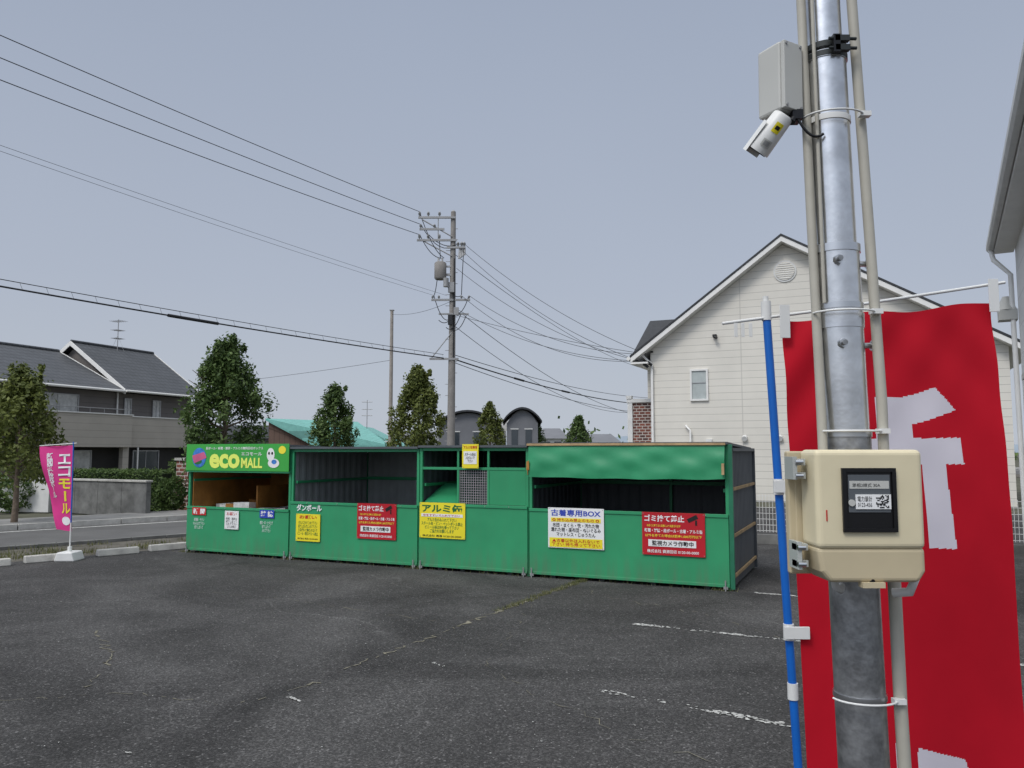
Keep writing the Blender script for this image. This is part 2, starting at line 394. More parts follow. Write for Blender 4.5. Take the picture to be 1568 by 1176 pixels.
# ---------------------------------------------------------------- collection bins
DEP=1.95
def sec_frame(x): 
    p=O+R*x; return frame((p.x,p.y,0),(R.x,R.y))
def corr(mb,x0,x1,y,z0,z1,k,per=.16,amp=.008,axis='x'):
    n=int((x1-x0)/per*4); prev=None
    for i in range(n+1):
        x=x0+(x1-x0)*i/n; a=amp*(0,1,1,0)[i%4]
        cur=(x,y+a) if axis=='x' else (y+a,x)
        if prev: mb.poly([(prev[0],prev[1],z0),(cur[0],cur[1],z0),(cur[0],cur[1],z1),(prev[0],prev[1],z1)],k)
        prev=cur
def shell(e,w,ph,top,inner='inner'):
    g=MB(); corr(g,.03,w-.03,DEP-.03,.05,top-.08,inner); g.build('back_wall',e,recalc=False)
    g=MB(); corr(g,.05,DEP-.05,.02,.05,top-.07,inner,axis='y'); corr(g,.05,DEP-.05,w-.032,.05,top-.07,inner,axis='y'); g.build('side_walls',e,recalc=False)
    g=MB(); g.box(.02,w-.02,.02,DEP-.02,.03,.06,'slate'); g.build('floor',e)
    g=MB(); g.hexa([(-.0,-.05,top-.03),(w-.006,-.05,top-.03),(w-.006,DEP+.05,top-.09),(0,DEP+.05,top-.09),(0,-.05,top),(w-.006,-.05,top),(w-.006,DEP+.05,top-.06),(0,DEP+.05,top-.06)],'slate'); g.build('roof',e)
    g=MB()
    for x in (0.003,w-.043):
        g.box(x,x+.04,0,.04,.0,top-.032,'green'); g.box(x,x+.04,DEP-.04,DEP,0,top-.092,'green_dark')
    g.box(.045,w-.045,.0,.035,top-.075,top-.033,'green')
    g.box(.045,w-.045,DEP-.08,DEP-.045,1.12,1.17,'green')
    g.box(w*.55,w*.55+.04,DEP-.085,DEP-.046,.06,top-.1,'green')
    for x in (.045,w-.075): g.box(x,x+.03,.05,DEP-.09,1.12,1.16,'green')
    g.build('frame_posts',e,bevel=.003)
    g=MB(); g.box(.012,w-.012,-.022,-.001,.045,ph,'green'); 
    g.box(.012,w-.012,-.034,-.0225,ph-.035,ph+.004,'green'); g.box(.012,w-.012,-.034,-.0225,.04,.075,'green')
    g.build('front_panel',e,bevel=.003)
    g=MB()
    for x in (.03,w-.08): 
        g.box(x,x+.05,-.05,-.0345,.02,.05,'grey_metal'); g.tube([(x+.025,-.055,.0),(x+.025,-.055,.12)],.009,'grey_metal',8)
    for x in np.linspace(.3,w-.3,4):
        g.box(x,x+.06,.0,.05,.0,.04,'steel_dark')
        g.tube([(x+.03,-.04,ph-.015),(x+.03,-.033,ph-.015)],.007,'grey_metal',8)
    g.build('fittings',e)
def sign(e,name,x0,x1,z0,z1,k,y=-.042):
    g=MB(); g.box(x0,x1,y,y+.006,z0,z1,k)
    for x in (x0+.015,x1-.015):
        for z in (z0+.015,z1-.015): g.tube([(x,y-.003,z),(x,y-.0005,z)],.005,'grey_metal',6)
    g.build(name,e); return y-.002
def red_sign(e,x0,x1,z0,z1):
    y=sign(e,'warning_sign',x0,x1,z0,z1,'s_red'); w=x1-x0;h=z1-z0
    X=lambda a:x0+a*w; Z=lambda a:z0+a*h
    text(e,'ゴミ捨て禁止',X(.04),X(.68),Z(.78),Z(.94),y,'t_white',.025)
    g=MB(); g.hexa([(X(.75),y-.001,Z(.78)),(X(.90),y-.001,Z(.88)),(X(.90),y,Z(.88)),(X(.75),y,Z(.78)),(X(.72),y-.001,Z(.86)),(X(.87),y-.001,Z(.97)),(X(.87),y,Z(.97)),(X(.72),y,Z(.86))],'t_black')
    g.box(X(.85),X(.88),y-.001,y,Z(.72),Z(.84),'t_black'); g.build('camera_icon',e)
    text(e,'お近くに捨てると法律により処罰されます',X(.08),X(.62),Z(.66),Z(.72),y,'t_yellow')
    text(e,'新聞・雑誌・段ボール・古着・アルミ缶',X(.04),X(.96),Z(.53),Z(.62),y,'t_white',.02)
    text(e,'以外を捨てた場合は罰金1,000万円以下',X(.05),X(.95),Z(.42),Z(.49),y,'t_yellow')
    g=MB(); g.box(X(.10),X(.86),y-.002,y,Z(.20),Z(.36),'s_white'); g.build('label',e)
    text(e,'監視カメラ作動中',X(.16),X(.82),Z(.22),Z(.34),y-.004,'t_black',.02)
    text(e,'株式会社 資源回収 0120-00-0000',X(.08),X(.90),Z(.05),Z(.13),y,'t_white')
def yellow_text(e,x0,x1,z0,z1,y,title,tk='t_green'):
    w=x1-x0;h=z1-z0
    X=lambda a:x0+a*w; Z=lambda a:z0+a*h
    text(e,title,X(.14),X(.86),Z(.82),Z(.95),y,tk,.02)
    text(e,'きれいに分けて入れて下さい\n紐でしばらずに入れて下さい\n食品が付いた物は入れないで\nビニール・発泡スチロール禁止',X(.08),X(.92),Z(.22),Z(.74),y,'t_green',.008)
    text(e,'株式会社 資源 0120-00-0000',X(.08),X(.92),Z(.06),Z(.13),y,'t_black',.008)

# D newspapers
e=grp('newspaper_collection_bin',sec_frame(0)); w=2.078
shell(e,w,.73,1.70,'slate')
g=MB(); g.box(.05,w-.05,DEP-.12,DEP-.09,.06,1.6,'ply'); g.box(.045,.065,.05,DEP-.13,.06,1.6,'ply'); g.box(1.0,1.03,.45,DEP-.13,.06,1.05,'ply'); g.box(.05,w-.05,.06,DEP-.1,1.52,1.56,'h_dark'); g.build('plywood_lining',e)
g=MB(); g.box(.0,w-.0,-.062,-.052,1.295,1.712,'sign_green'); g.box(0,w,-.05,-.005,1.27,1.30,'green'); g.build('header_sign',e,bevel=.002)
y=-.066
text(e,'eco',.50,1.12,1.335,1.56,y,'t_lemon',.04); text(e,'MALL',1.15,1.57,1.345,1.50,y,'t_lemon',.03)
text(e,'エコモール',1.15,1.56,1.535,1.585,y,'t_white',.015); text(e,'段ボール・新聞・雑誌・アルミの無料回収ボックス',.42,1.58,1.625,1.67,y,'t_white',.012)
g=MB(); g.poly([(.28+.145*math.cos(t),y,1.50+.155*math.sin(t)) for t in np.linspace(0,6.28,28)[:-1]],'globe_blue')
g.poly([(.28+a,y-.002,1.50+b) for a,b in ((-.15,.03),(.1,.09),(.16,.0),(-.1,-.09))],'globe_pink')
g.poly([(.28+.09*math.cos(t)-.03,y-.001,1.44+.05*math.sin(t)) for t in np.linspace(0,6.28,16)[:-1]],'t_green')
g.poly([(1.73+.075*math.cos(t),y,1.55+.10*math.sin(t)) for t in np.linspace(0,6.28,20)[:-1]],'s_white')
g.poly([(1.79+.11*math.cos(t),y-.001,1.42+.07*math.sin(t)) for t in np.linspace(0,6.28,20)[:-1]],'s_white')
g.poly([(1.80+.05*math.cos(t),y-.002,1.44+.035*math.sin(t)) for t in np.linspace(0,6.28,20)[:-1]],'globe_blue')
g.poly([(1.70+.018*math.cos(t),y-.003,1.57+.022*math.sin(t)) for t in np.linspace(0,6.28,12)[:-1]],'t_black')
g.poly([(1.76+.018*math.cos(t),y-.003,1.57+.022*math.sin(t)) for t in np.linspace(0,6.28,12)[:-1]],'t_black')
g.poly([(1.95+.07*math.cos(t),y,1.62+.06*math.sin(t)) for t in np.linspace(0,6.28,20)[:-1]],'t_yellow')
g.build('logo',e,recalc=False)
text(e,'新 聞',.16,.41,.61,.70,-.0375,'t_white',.03); text(e,'新聞紙・チラシ\nのみ入れて下さい\n紐でしばって',.17,.41,.38,.55,-.0365,'t_white',.0)
text(e,'雑 誌',1.54,1.78,.61,.70,-.0375,'t_white',.03); text(e,'雑誌・本・カタログ\n紐でしばって\n入れて下さい',1.53,1.78,.38,.55,-.0365,'t_white',.0)
g=MB(); g.box(.14,.43,-.0362,-.035,.595,.715,'t_red'); g.box(1.52,1.80,-.0362,-.035,.595,.715,'t_blue'); g.build('label_backs',e)
yy=sign(e,'notice',.83,1.11,.40,.68,'s_white'); text(e,'お願い',.87,1.07,.61,.66,yy,'t_red'); text(e,'新聞・雑誌は\n紐でしばって\n入れて下さい\nゴミは禁止',.86,1.08,.42,.58,yy,'t_black',0)
g=MB()
for i in range(34):
    x=random.uniform(.2,1.85); yy=random.uniform(.14,.9); z=.06; hh=random.uniform(.52,.68)+(.09 if .35<x<.95 else 0); a=random.random()*3
    c,s=math.cos(a),math.sin(a); P_=[(x+c*u-s*v,yy+s*u+c*v) for u,v in ((-.2,-.14),(.2,-.14),(.2,.14),(-.2,.14))]
    g.hexa([(min(w-.06,max(.07,p[0])),max(.03,p[1]),z) for p in P_]+[(min(w-.06,max(.07,p[0])),max(.03,p[1]),hh+random.uniform(-.02,.04)) for p in P_],random.choice(['paper','paper','ply']))
g.build('newspaper_piles',e)
# C cardboard
e=grp('cardboard_collection_bin',sec_frame(2.082)); w=2.228
shell(e,w,.855,1.665)
text(e,'ダンボール',.14,.60,.72,.82,-.0365,'t_white',.03)
y=sign(e,'instruction_sign',.14,.58,.285,.68,'s_yellow'); yellow_text(e,.14,.58,.285,.68,y,'お願い','t_red')
red_sign(e,1.23,1.885,.37,.865)
g=MB()
for i in range(9):
    x=random.uniform(.3,1.7); yy=random.uniform(.4,1.6); hh=random.uniform(.2,.45)
    g.box(x,x+.4,yy,yy+.02,.06,.06+hh,'wood')
g.build('cardboard_sheets',e)
# B aluminium cans
e=grp('aluminum_can_collection_bin',sec_frame(4.314)); w=1.642
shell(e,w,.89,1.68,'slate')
g=MB()
g.box(.045,w-.045,.0,.03,1.35,1.385,'green')
for x in (.585,1.04): g.box(x,x+.03,.001,.031,.892,1.349,'green'); g.box(x,x+.03,.001,.031,1.386,1.604,'green')
g.box(1.071,w-.045,.006,.02,.895,1.349,'green')
g.build('upper_frame',e,bevel=.002)
g=MB()
for x in np.arange(.625,1.04,.034): g.box(x-.004,x+.004,.010,.016,.895,1.349,'grey_metal')
for z in np.arange(.91,1.35,.034): g.box(.616,1.039,.0165,.0225,z-.004,z+.004,'grey_metal')
g.box(.63,1.58,.05,.6,.06,.86,'slate')
g.build('wire_mesh',e)
g=MB(); g.hexa([(.05,.05,.89),(.58,.05,.89),(.58,.6,1.12),(.05,.6,1.12),(.05,.05,.91),(.58,.05,.91),(.58,.6,1.14),(.05,.6,1.14)],'green'); g.box(.05,w-.05,.62,.64,.1,1.13,'slate'); g.box(.60,.62,.04,.6,.1,1.3,'green_dark'); g.build('sloped_lid',e)
y=sign(e,'notice',.70,.945,1.375,1.695,'s_yellow',-.07); text(e,'アルミ缶専用',.72,.925,1.63,1.675,y,'t_red',.02)
g=MB(); g.box(.725,.92,y-.001,y,1.43,1.60,'s_white'); g.build('label',e); text(e,'スチール缶は\n入れないで\n下さい',.74,.905,1.45,1.58,y-.003,'t_black')
y=sign(e,'banner_sign',.03,.735,.43,.905,'s_yellow')
text(e,'アルミ缶',.07,.69,.775,.885,y,'t_green',.035)
g=MB(); g.box(.06,.70,y-.001,y,.715,.755,'s_white'); g.build('label',e); text(e,'中をすすいで入れて下さい',.09,.66,.72,.75,y-.003,'t_red')
text(e,'アルミ缶のみ入れて下さい\nスチール缶・ビン・ペットボトル禁止\nビニール袋は持ち帰って下さい\nご協力をお願いします',.06,.70,.50,.70,y,'t_green',.01); text(e,'株式会社 資源 0120-00-0000',.08,.68,.445,.475,y,'t_black')
# A clothes
e=grp('clothes_collection_bin',sec_frame(5.959)); w=2.528
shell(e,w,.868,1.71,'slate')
y=sign(e,'instruction_sign',.28,1.02,.39,.89,'s_white')
text(e,'古着専用BOX',.32,.98,.785,.87,y,'t_blue',.025)
g=MB(); g.box(.30,1.0,y-.001,y,.40,.515,'s_yellow'); g.box(.32,.98,y-.001,y,.715,.765,'t_yellow'); g.build('label',e)
text(e,'◎ 持ち込み禁止のもの ◎',.34,.96,.72,.76,y-.003,'t_red',.01)
text(e,'布団・まくら・靴・汚れた物\n濡れた物・座布団・ぬいぐるみ\nマットレス・じゅうたん',.32,.98,.535,.70,y,'t_black',.015)
text(e,'▲古着以外は入れないで\n下さい 持ち帰って下さい',.33,.97,.415,.505,y-.003,'t_red',.01)
red_sign(e,1.50,2.25,.368,.872)
g=MB(); nx,nz=130,18
def tp(i,j):
    u=i/nx; v=j/nz; x=.02+u*(w-.05)
    sag=.012*math.sin(u*math.pi)*v+.004*math.sin(u*23)*v
    fold=(.005*math.sin(u*27+1.5*math.sin(v*3))+.004*math.sin(u*53+2+v*2))*v**1.5
    fold+=.008*math.sin((u*5+v*2.0)*3.1)*math.sin(v*3.1)+.004*math.sin((u*9-v*3)*3.1)*math.sin(v*3.1)
    return (x,-.06-.04*math.sin(v*1.6)+fold,1.672-.395*v-sag)
for i in range(nx):
    for j in range(nz): g.poly([tp(i,j),tp(i+1,j),tp(i+1,j+1),tp(i,j+1)],'tarp',True)
o=g.build('tarp_awning',e,recalc=False)
bm=bmesh.new(); bm.from_mesh(o.data); bmesh.ops.remove_doubles(bm,verts=bm.verts,dist=.0005); bm.to_mesh(o.data); bm.free()
g=MB(); g.box(.0,w-.02,-.08,-.061,1.672,1.70,'wood'); g.box(.015,.05,-.12,-.105,1.36,1.47,'ply'); g.box(w-.06,w-.03,-.13,-.11,1.33,1.46,'wood')
g.tube([(.03,-.09,1.48),(.025,-.11,1.42),(.035,-.13,1.34),(.03,-.11,1.30)],.006,'ply',6); g.build('awning_battens',e)
g=MB(); corr(g,.0,DEP,w+.004,.03,1.60,'slate_side',per=.11,amp=.010,axis='y')
g.build('outer_side_panel',e,recalc=False)
g=MB()
for z in (.14,.60,1.14): g.box(w+.018,w+.04,.03,DEP-.03,z,z+.035,'wood')
g.box(w-.002,w+.045,-.02,.028,.02,1.68,'green_dark'); g.box(w-.002,w+.045,DEP-.028,DEP+.02,.02,1.62,'slate'); g.box(w+.0,w+.05,.03,DEP-.03,1.60,1.64,'slate')
g.build('side_battens',e)
g=MB()
for i in range(12):
    x=random.uniform(.2,2.1); yy=random.uniform(.3,1.5); 
    g.tube([(x,yy,.1),(x+.1,yy+.05,.4),(x+.05,yy,.6)],[.2,.22,.08],random.choice(['slate','h_dark','h_brown']),8)
g.build('clothes_bags',e)

# ---------------------------------------------------------------- trees
def tree(x,y,H,r,base,seed,k='leaf',n=9000,ls=.06,trunk=.07):
    rs=np.random.default_rng(seed); e=grp('street_tree',Matrix.Translation((x,y,0)))
    g=MB(); g.tube([(0,0,-.02),(.02,.0,base*.5),(0,.02,base),(.03,0,H*.55),(0,0,H*.9)],[trunk*1.25,trunk,trunk*.85,trunk*.5,.01],'bark',9)
    for i in range(16):
        a=rs.random()*6.28; z=base+(H*.75-base)*rs.random(); q=r*(.5+.4*rs.random())
        g.tube([(0,0,z-.15),(math.cos(a)*q*.5,math.sin(a)*q*.5,z+.05),(math.cos(a)*q,math.sin(a)*q,z+.35)],[trunk*.35,trunk*.2,.006],'bark',6)
    g.build('trunk',e)
    nc=int(120*r/.9)+40; cs=[]
    for i in range(nc):
        t=rs.random()**.85; z=base+(H-.15-base)*t
        prof=(math.sin(math.pi*min(1,(t*.80+.18)))**.7)*(1-.35*t)
        prof*=1+.22*math.sin(seed+i*1.7)
        a=rs.random()*6.28; q=r*1.05*prof*math.sqrt(rs.random()*.8+.2)
        cs.append((math.cos(a)*q,math.sin(a)*q,z,(.10+.12*rs.random())*r*1.25))
    for i in range(9):
        a=rs.random()*6.28;q=r*.45*rs.random(); cs.append((math.cos(a)*q,math.sin(a)*q,H-.3+.3*rs.random(),.08*r))
    cs=np.array(cs); ci=rs.integers(0,len(cs),n); c=cs[ci]
    d=rs.normal(size=(n,3)); d/=np.linalg.norm(d,axis=1)[:,None]; rad=rs.random(n)**.45
    P=c[:,:3]+d*(c[:,3]*rad)[:,None]*np.array([1,1,1.6])
    nn=d+rs.normal(size=(n,3))*.6+np.array([0,0,.4]); nn/=np.linalg.norm(nn,axis=1)[:,None]
    t1=np.cross(nn,rs.normal(size=(n,3))); t1/=np.linalg.norm(t1,axis=1)[:,None]; t2=np.cross(nn,t1)
    s=(ls*(.6+.8*rs.random(n)))[:,None]
    q=np.stack([P-t1*s,P-t2*s*.5,P+t1*s,P+t2*s*.5],1).reshape(-1,3)
    me=bpy.data.meshes.new('crown'); me.from_pydata(q.tolist(),[],np.arange(4*n).reshape(-1,4).tolist()); me.materials.append(M[k])
    o=bpy.data.objects.new('crown',me); COL.objects.link(o); o.parent=e
tree(-10.62,16.9,3.45,.92,.95,1,'leaf_y',8500,.05,.06)
tree(-7.45,20.3,4.5,1.16,.8,2,'leaf',17000,.055,.09)
tree(-6.8,30,4.05,1.0,.8,3,'leaf',9000,.065)
tree(-3.0,25,4.25,.95,.8,4,'leaf_y',12000,.058)
tree(-1.13,40,4.1,.85,.8,5,'leaf_y',6000,.07)
tree(1.8,60,3.9,.9,.8,6,'leaf',4000,.09)
tree(4.7,55,4.0,1.1,.8,7,'leaf',5000,.09)

def hedge(name,p0,p1,wd,h,z0,n,k='leaf',ls=.035):
    a=Vector((*p0,0)); b=Vector((*p1,0)); L=(b-a).length; m=frame((a.x,a.y,0),((b-a).x,(b-a).y))
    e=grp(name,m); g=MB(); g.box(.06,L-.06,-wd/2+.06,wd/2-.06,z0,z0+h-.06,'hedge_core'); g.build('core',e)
    g=MB()
    for i in range(n):
        x=random.uniform(0,L); u=random.random(); 
        if u<.6: y=-wd/2+random.gauss(0,.025); z=z0+random.random()*h
        else: y=random.uniform(-wd/2,wd/2); z=z0+h+random.gauss(0,.03)
        c=Vector((x,y,z)); t=Vector((random.gauss(0,1),random.gauss(0,1),random.gauss(0,1))).normalized(); s=t.orthogonal().normalized()
        g.poly([c-t*ls,c-s*ls*.5,c+t*ls,c+s*ls*.5],k)
    g.build('foliage',e,recalc=False)

# ---------------------------------------------------------------- left house
e=grp('two_storey_house',frame((-19,38.5,0),(.933,-.36)))
g=MB(); g.box(-8,-.65,-14,5.0,0,4.5,'h_brown'); g.build('walls',e)
def roof(e,y0,y1,xr,zr,xe,ze,xl,k,th=.16,fas='fascia'):
    g=MB()
    g.prism([(xe,ze),(xr,zr),(xr,zr-th*.6),(xe,ze-th*.6)],y0,y1,k); g.prism([(xr,zr),(xl,ze),(xl,ze-th*.6),(xr,zr-th*.6)],y0,y1,k)
    g.build('roof',e,recalc=True)
    g=MB()
    for yy in (y0-.05,y1+.01):
        g.prism([(xe+.02,ze+.02),(xr,zr+.03),(xr,zr-.2),(xe+.02,ze-.2)],yy,yy+.045,fas); g.prism([(xr-.002,zr+.03),(xl-.02,ze+.02),(xl-.02,ze-.2),(xr-.002,zr-.2)],yy,yy+.045,fas)
    g.tube([(xe+.06,y0,ze-.06),(xe+.06,y1,ze-.06)],.06,fas,8)
    g.tube([(xr,y0,zr+.03),(xr,y1,zr+.03)],.08,k,8)
    g.build('rake_boards',e)
roof(e,-.05,5.3,-3.84,7.2,0,4.62,-7.7,'roof_tile')
roof(e,-15,-.12,-4.6,6.72,0,4.6,-9.2,'roof_tile')
g=MB(); g.prism([(-.7,4.4),(-3.84,6.95),(-7,4.4)],.2,5,'h_brown'); g.build('gable_wall',e)
g=MB()
g.box(-.6,.25,-4.7,.2,1.80,3.35,'h_beige'); g.box(-.6,-.1,.21,4.6,1.80,3.30,'h_beige'); g.box(-.64,.30,-4.75,.25,3.352,3.40,'fascia'); g.box(-.64,-.06,.255,4.65,3.302,3.35,'fascia')
g.box(-.6,.1,-14,-4.71,1.95,2.1,'roof_tile')
g.tube([(.29,-4.6,3.62),(.29,.1,3.62)],.02,'alu',6)
for yy in np.linspace(-4.6,.1,7): g.tube([(.27,yy,3.4),(.27,yy,3.62)],.015,'alu',5)
g.build('balcony',e)
g=MB()
for y in (-4.5,-.1,4.3): g.box(-.2,.05,y,y+.35,0,1.8,'h_beige')
g.box(-.645,-.5,-4.7,4.8,0,1.79,'h_dark'); g.tube([(-.05,.9,0),(-.05,.9,1.79)],.04,'fascia',8); g.tube([(-.55,.0,3.4),(-.55,.0,4.5)],.04,'fascia',8)  # near-black slab paints in the shade of the recess below the balcony
g.build('pillars_and_recess_shade',e)
g=MB()
def win(y0,y1,z0,z1,x=-.64,k='glass',fr='alu'):
    g.box(x,x+.03,y0,y1,z0,z1,k); t=.05
    for a in ((y0-t,y0),(y1,y1+t)): g.box(x,x+.07,a[0],a[1],z0-t,z1+t,fr)
    for a in ((z0-t,z0),(z1,z1+t)): g.box(x,x+.068,y0,y1,a[0],a[1],fr)
    g.box(x+.031,x+.05,(y0+y1)/2-.02,(y0+y1)/2+.02,z0,z1,fr)
win(-4.3,-2.2,3.42,4.2,k='curtain'); win(.5,.85,3.3,4.2,k='curtain'); win(2.3,2.75,3.3,4.2,k='curtain'); win(-9,-7.4,3.2,4.1)
win(-3.4,-1.5,.3,1.6,x=-.49,k='curtain'); win(1.0,2.6,.3,1.6,x=-.49)
g.build('windows',e)
g=MB(); ay=2.6; g.tube([(-3.6,ay,6.9),(-3.6,ay,8.75)],.022,'alu',6)
for z,l in ((8.65,.7),(8.15,.45),(7.7,.4)):
    g.tube([(-3.6-l*.6,ay,z),(-3.6+l*.6,ay,z)],.013,'alu',6)
    for q in np.linspace(-l*.5,l*.5,6): g.tube([(-3.6+q,ay-.3,z),(-3.6+q,ay+.3,z)],.008,'alu',5)
for q in (-.5,.5): g.tube([(-3.6,ay,7.9),(-3.6+q,ay,6.95)],.006,'alu',5)
g.build('tv_antenna',e)
g=MB()
for i in range(4):
    g.box(i*.9+.004,i*.9+.896,0,.14,0,.62,'concrete_dark'); g.box(i*.9+.004,i*.9+.896,0.004,.136,.62,.84,'concrete_dark')
g.box(-.02,3.62,-.03,.17,.841,.89,'concrete'); g.build('concrete_wall',matrix=frame((-12.15,20.9,0),(.9,-.45)),bevel=.006)
hedge('hedge',(-12.4,22.2),(-9.4,21.6),.6,1.05,0,5000)
g=MB(); g.box(0,6.5,0,.14,0,.85,'off_white'); g.box(-.03,6.53,-.03,.17,.851,.89,'concrete'); g.build('garden_wall',matrix=frame((-18.6,22.0,0),(.98,-.18)))
g=MB(); g.box(0,.45,0,.45,0,1.35,'brick'); g.box(-.04,.49,-.04,.49,1.351,1.42,'concrete'); g.build('brick_gatepost',matrix=frame((-9.2,21.6,0),(.9,-.4)))
g=MB()
for x in np.arange(0,2.2,.11): g.tube([(x,0,0.05),(x,0,1.1)],.012,'h_dark',6)
g.box(0,2.2,-.02,.02,1.05,1.1,'h_dark'); g.box(0,2.2,-.02,.02,.12,.16,'h_dark'); g.build('iron_gate',matrix=frame((-8.7,21.6,0),(.9,.3)))
def shrub(x,y,r,h,seed,k='leaf'):
    rs=np.random.default_rng(seed); n=2200; d=rs.normal(size=(n,3)); d/=np.linalg.norm(d,axis=1)[:,None]
    P=d*np.array([r,r,h/2])*(.75+.3*rs.random(n)[:,None])*(1+.2*np.sin(d[:,0:1]*7+d[:,2:3]*6)); P[:,2]+=h/2; P[:,2]=np.maximum(P[:,2],.02)
    t=rs.normal(size=(n,3)); t/=np.linalg.norm(t,axis=1)[:,None]; s=np.cross(t,rs.normal(size=(n,3))); s/=np.linalg.norm(s,axis=1)[:,None]
    q=np.stack([P-t*.045,P-s*.025,P+t*.045,P+s*.025],1).reshape(-1,3)
    me=bpy.data.meshes.new('garden_shrub'); me.from_pydata(q.tolist(),[],np.arange(4*n).reshape(-1,4).tolist()); me.materials.append(M[k])
    o=bpy.data.objects.new('garden_shrub',me); COL.objects.link(o); o.location=(x,y,0)
shrub(-8.9,20.6,.35,.9,1); shrub(-13.2,20.9,.5,1.0,2); shrub(-10.0,24,.6,1.3,3); shrub(-15,24,.9,1.6,4,'leaf_y')

# ---------------------------------------------------------------- white house
HM=frame((4.8,27,0),(.91,-.41))
e=grp('white_gabled_house',HM)
AX,AZ=4.44,8.45; SL,SR=.734,.60; W=10.6; DP=8
g=MB()
g.prism([(0,0),(W,0),(W,AZ-SR*(W-AX)-.1),(AX,AZ-.1),(0,AZ-SL*AX-.1)],0,DP,'siding'); g.build('walls',e)
g=MB()
def slab(x0,z0,x1,z1,th,y0,y1,k): g.prism([(x0,z0),(x1,z1),(x1,z1-th),(x0,z0-th)],y0,y1,k)
xl=-.62; zl=AZ-SL*(AX-xl); xr=W+.6; zr=AZ-SR*(xr-AX)
slab(xl,zl+.16,AX,AZ+.16,.07,-.42,DP+.4,'roof_dark'); slab(AX,AZ+.16,xr,zr+.16,.07,-.42,DP+.4,'roof_dark')
g.build('roof',e)
g=MB(); slab(xl+.02,zl+.085,AX,AZ+.085,.17,-.40,DP+.38,'fascia'); slab(AX+.001,AZ+.085,xr-.02,zr+.085,.17,-.40,DP+.38,'fascia')
g.tube([(xl-.05,-.42,zl+.05),(xl-.05,DP,zl+.05)],.07,'fascia',8)
g.box(xl+.02,.0,-.39,DP,zl-.14,zl-.08,'fascia')
g.build('fascia_boards',e)
g=MB()
c=(4.5,7.45); g.tube([(c[0],-.03,c[1]),(c[0],-.001,c[1])],.36,'off_white',28); g.tube([(c[0],-.05,c[1]),(c[0],-.031,c[1])],.30,'siding',28)
for z in np.linspace(-.24,.24,8):
    hw=math.sqrt(.29**2-z*z); g.box(c[0]-hw,c[0]+hw,-.065,-.051,c[1]+z-.008,c[1]+z+.012,'fascia')
g.build('gable_vent',e)
g=MB(); 
x0,x1,z0,z1=1.42,1.9,3.35,4.3; g.box(x0,x1,-.03,-.002,z0,z1,'glass_pale')
for a in ((x0-.06,x0),(x1,x1+.06)): g.box(a[0],a[1],-.07,-.002,z0-.06,z1+.06,'fascia')
for a in ((z0-.06,z0),(z1,z1+.06)): g.box(x0,x1,-.068,-.002,a[0],a[1],'fascia')
g.box(x0,x1,-.045,-.031,3.88,3.91,'alu')
g.build('window',e)
g=MB()
g.tube([(.06,-.08,.1),(.06,-.08,4.6),(-.3,-.08,4.95),(-.45,-.08,5.0)],.045,'fascia',10)
g.tube([(1.35,-.12,1.75),(1.35,-.12,2.3),(1.2,-.1,2.45),(1.2,-.0,2.45)],.035,'fascia',8); g.tube([(1.35,-.12,1.75),(.5,-.12,1.75),(.45,-.12,0)],.035,'fascia',8)
g.box(2.15,2.28,-.12,0,5.42,5.5,'black'); g.tube([(2.2,-.16,5.42),(2.3,-.2,5.36)],.05,'black',8)
for x in (3.1,4.2): g.tube([(x,0,2.05),(x,-.13,2.0)],.09,'off_white',10)
g.box(5.2,5.5,-.1,0,.9,1.3,'off_white'); g.box(.02,.1,-.06,0,5.0,5.06,'black')
g.box(1.85,2.05,-.08,0,1.85,2.0,'off_white')
g.build('wall_fittings',e)
g=MB(); 
x=-1.05; g.box(x,x+.98,1.0,1.6,0,3.35,'brick')
g.box(x-.06,x+.12,.94,.999,0,3.35,'off_white'); g.box(x-.08,x+1.0,.92,1.65,3.351,3.48,'off_white'); g.box(x+.82,x+.98,.94,.999,0,3.35,'off_white'); g.box(x-.1,x+.1,.9,1.1,3.482,3.6,'off_white')
g.build('brick_porch',e)
g=MB()
def sl2(za,k,dz,x0=-1.0,x1=1.5): g.hexa([(x0,1.5,5.2+dz),(x1,1.5,5.2+dz),(x1,4,6.72+dz),(x0,4,6.72+dz),(x0,1.5,5.2+dz+za),(x1,1.5,5.2+dz+za),(x1,4,6.72+dz+za),(x0,4,6.72+dz+za)],k)
sl2(.08,'roof_dark',0); sl2(.15,'fascia',-.155,-.98,1.45)
g.hexa([(-1.0,6.5,5.2),(1.5,6.5,5.2),(1.5,4.01,6.72),(-1.0,4.01,6.72),(-1.0,6.5,5.28),(1.5,6.5,5.28),(1.5,4.01,6.8),(-1.0,4.01,6.8)],'roof_dark')
g.build('rear_wing_roof',e)
g=MB(); g.prism([(1.9,0),(6.2,0),(6.2,5.0),(4,6.3),(1.9,5.05)],-.6,-.001,'siding',axis='x'); g.build('rear_wing',e)

e=grp('mesh_fence',frame((3.95,13.95,0),(.91,-.41)))
g=MB(); g.box(0,7,0,.12,0,.16,'concrete_dark'); g.build('base',e)
g=MB()
for x in np.arange(.0,7,.055): g.box(x,x+.007,.05,.057,.2,.85,'plastic_white')
for z in np.arange(.22,.86,.1): g.box(0,7,.0575,.0635,z,z+.008,'plastic_white')
for x in np.arange(0.05,7,1.7): g.tube([(x,.08,.1),(x,.08,.9)],.022,'plastic_white',8)
g.build('panels',e)

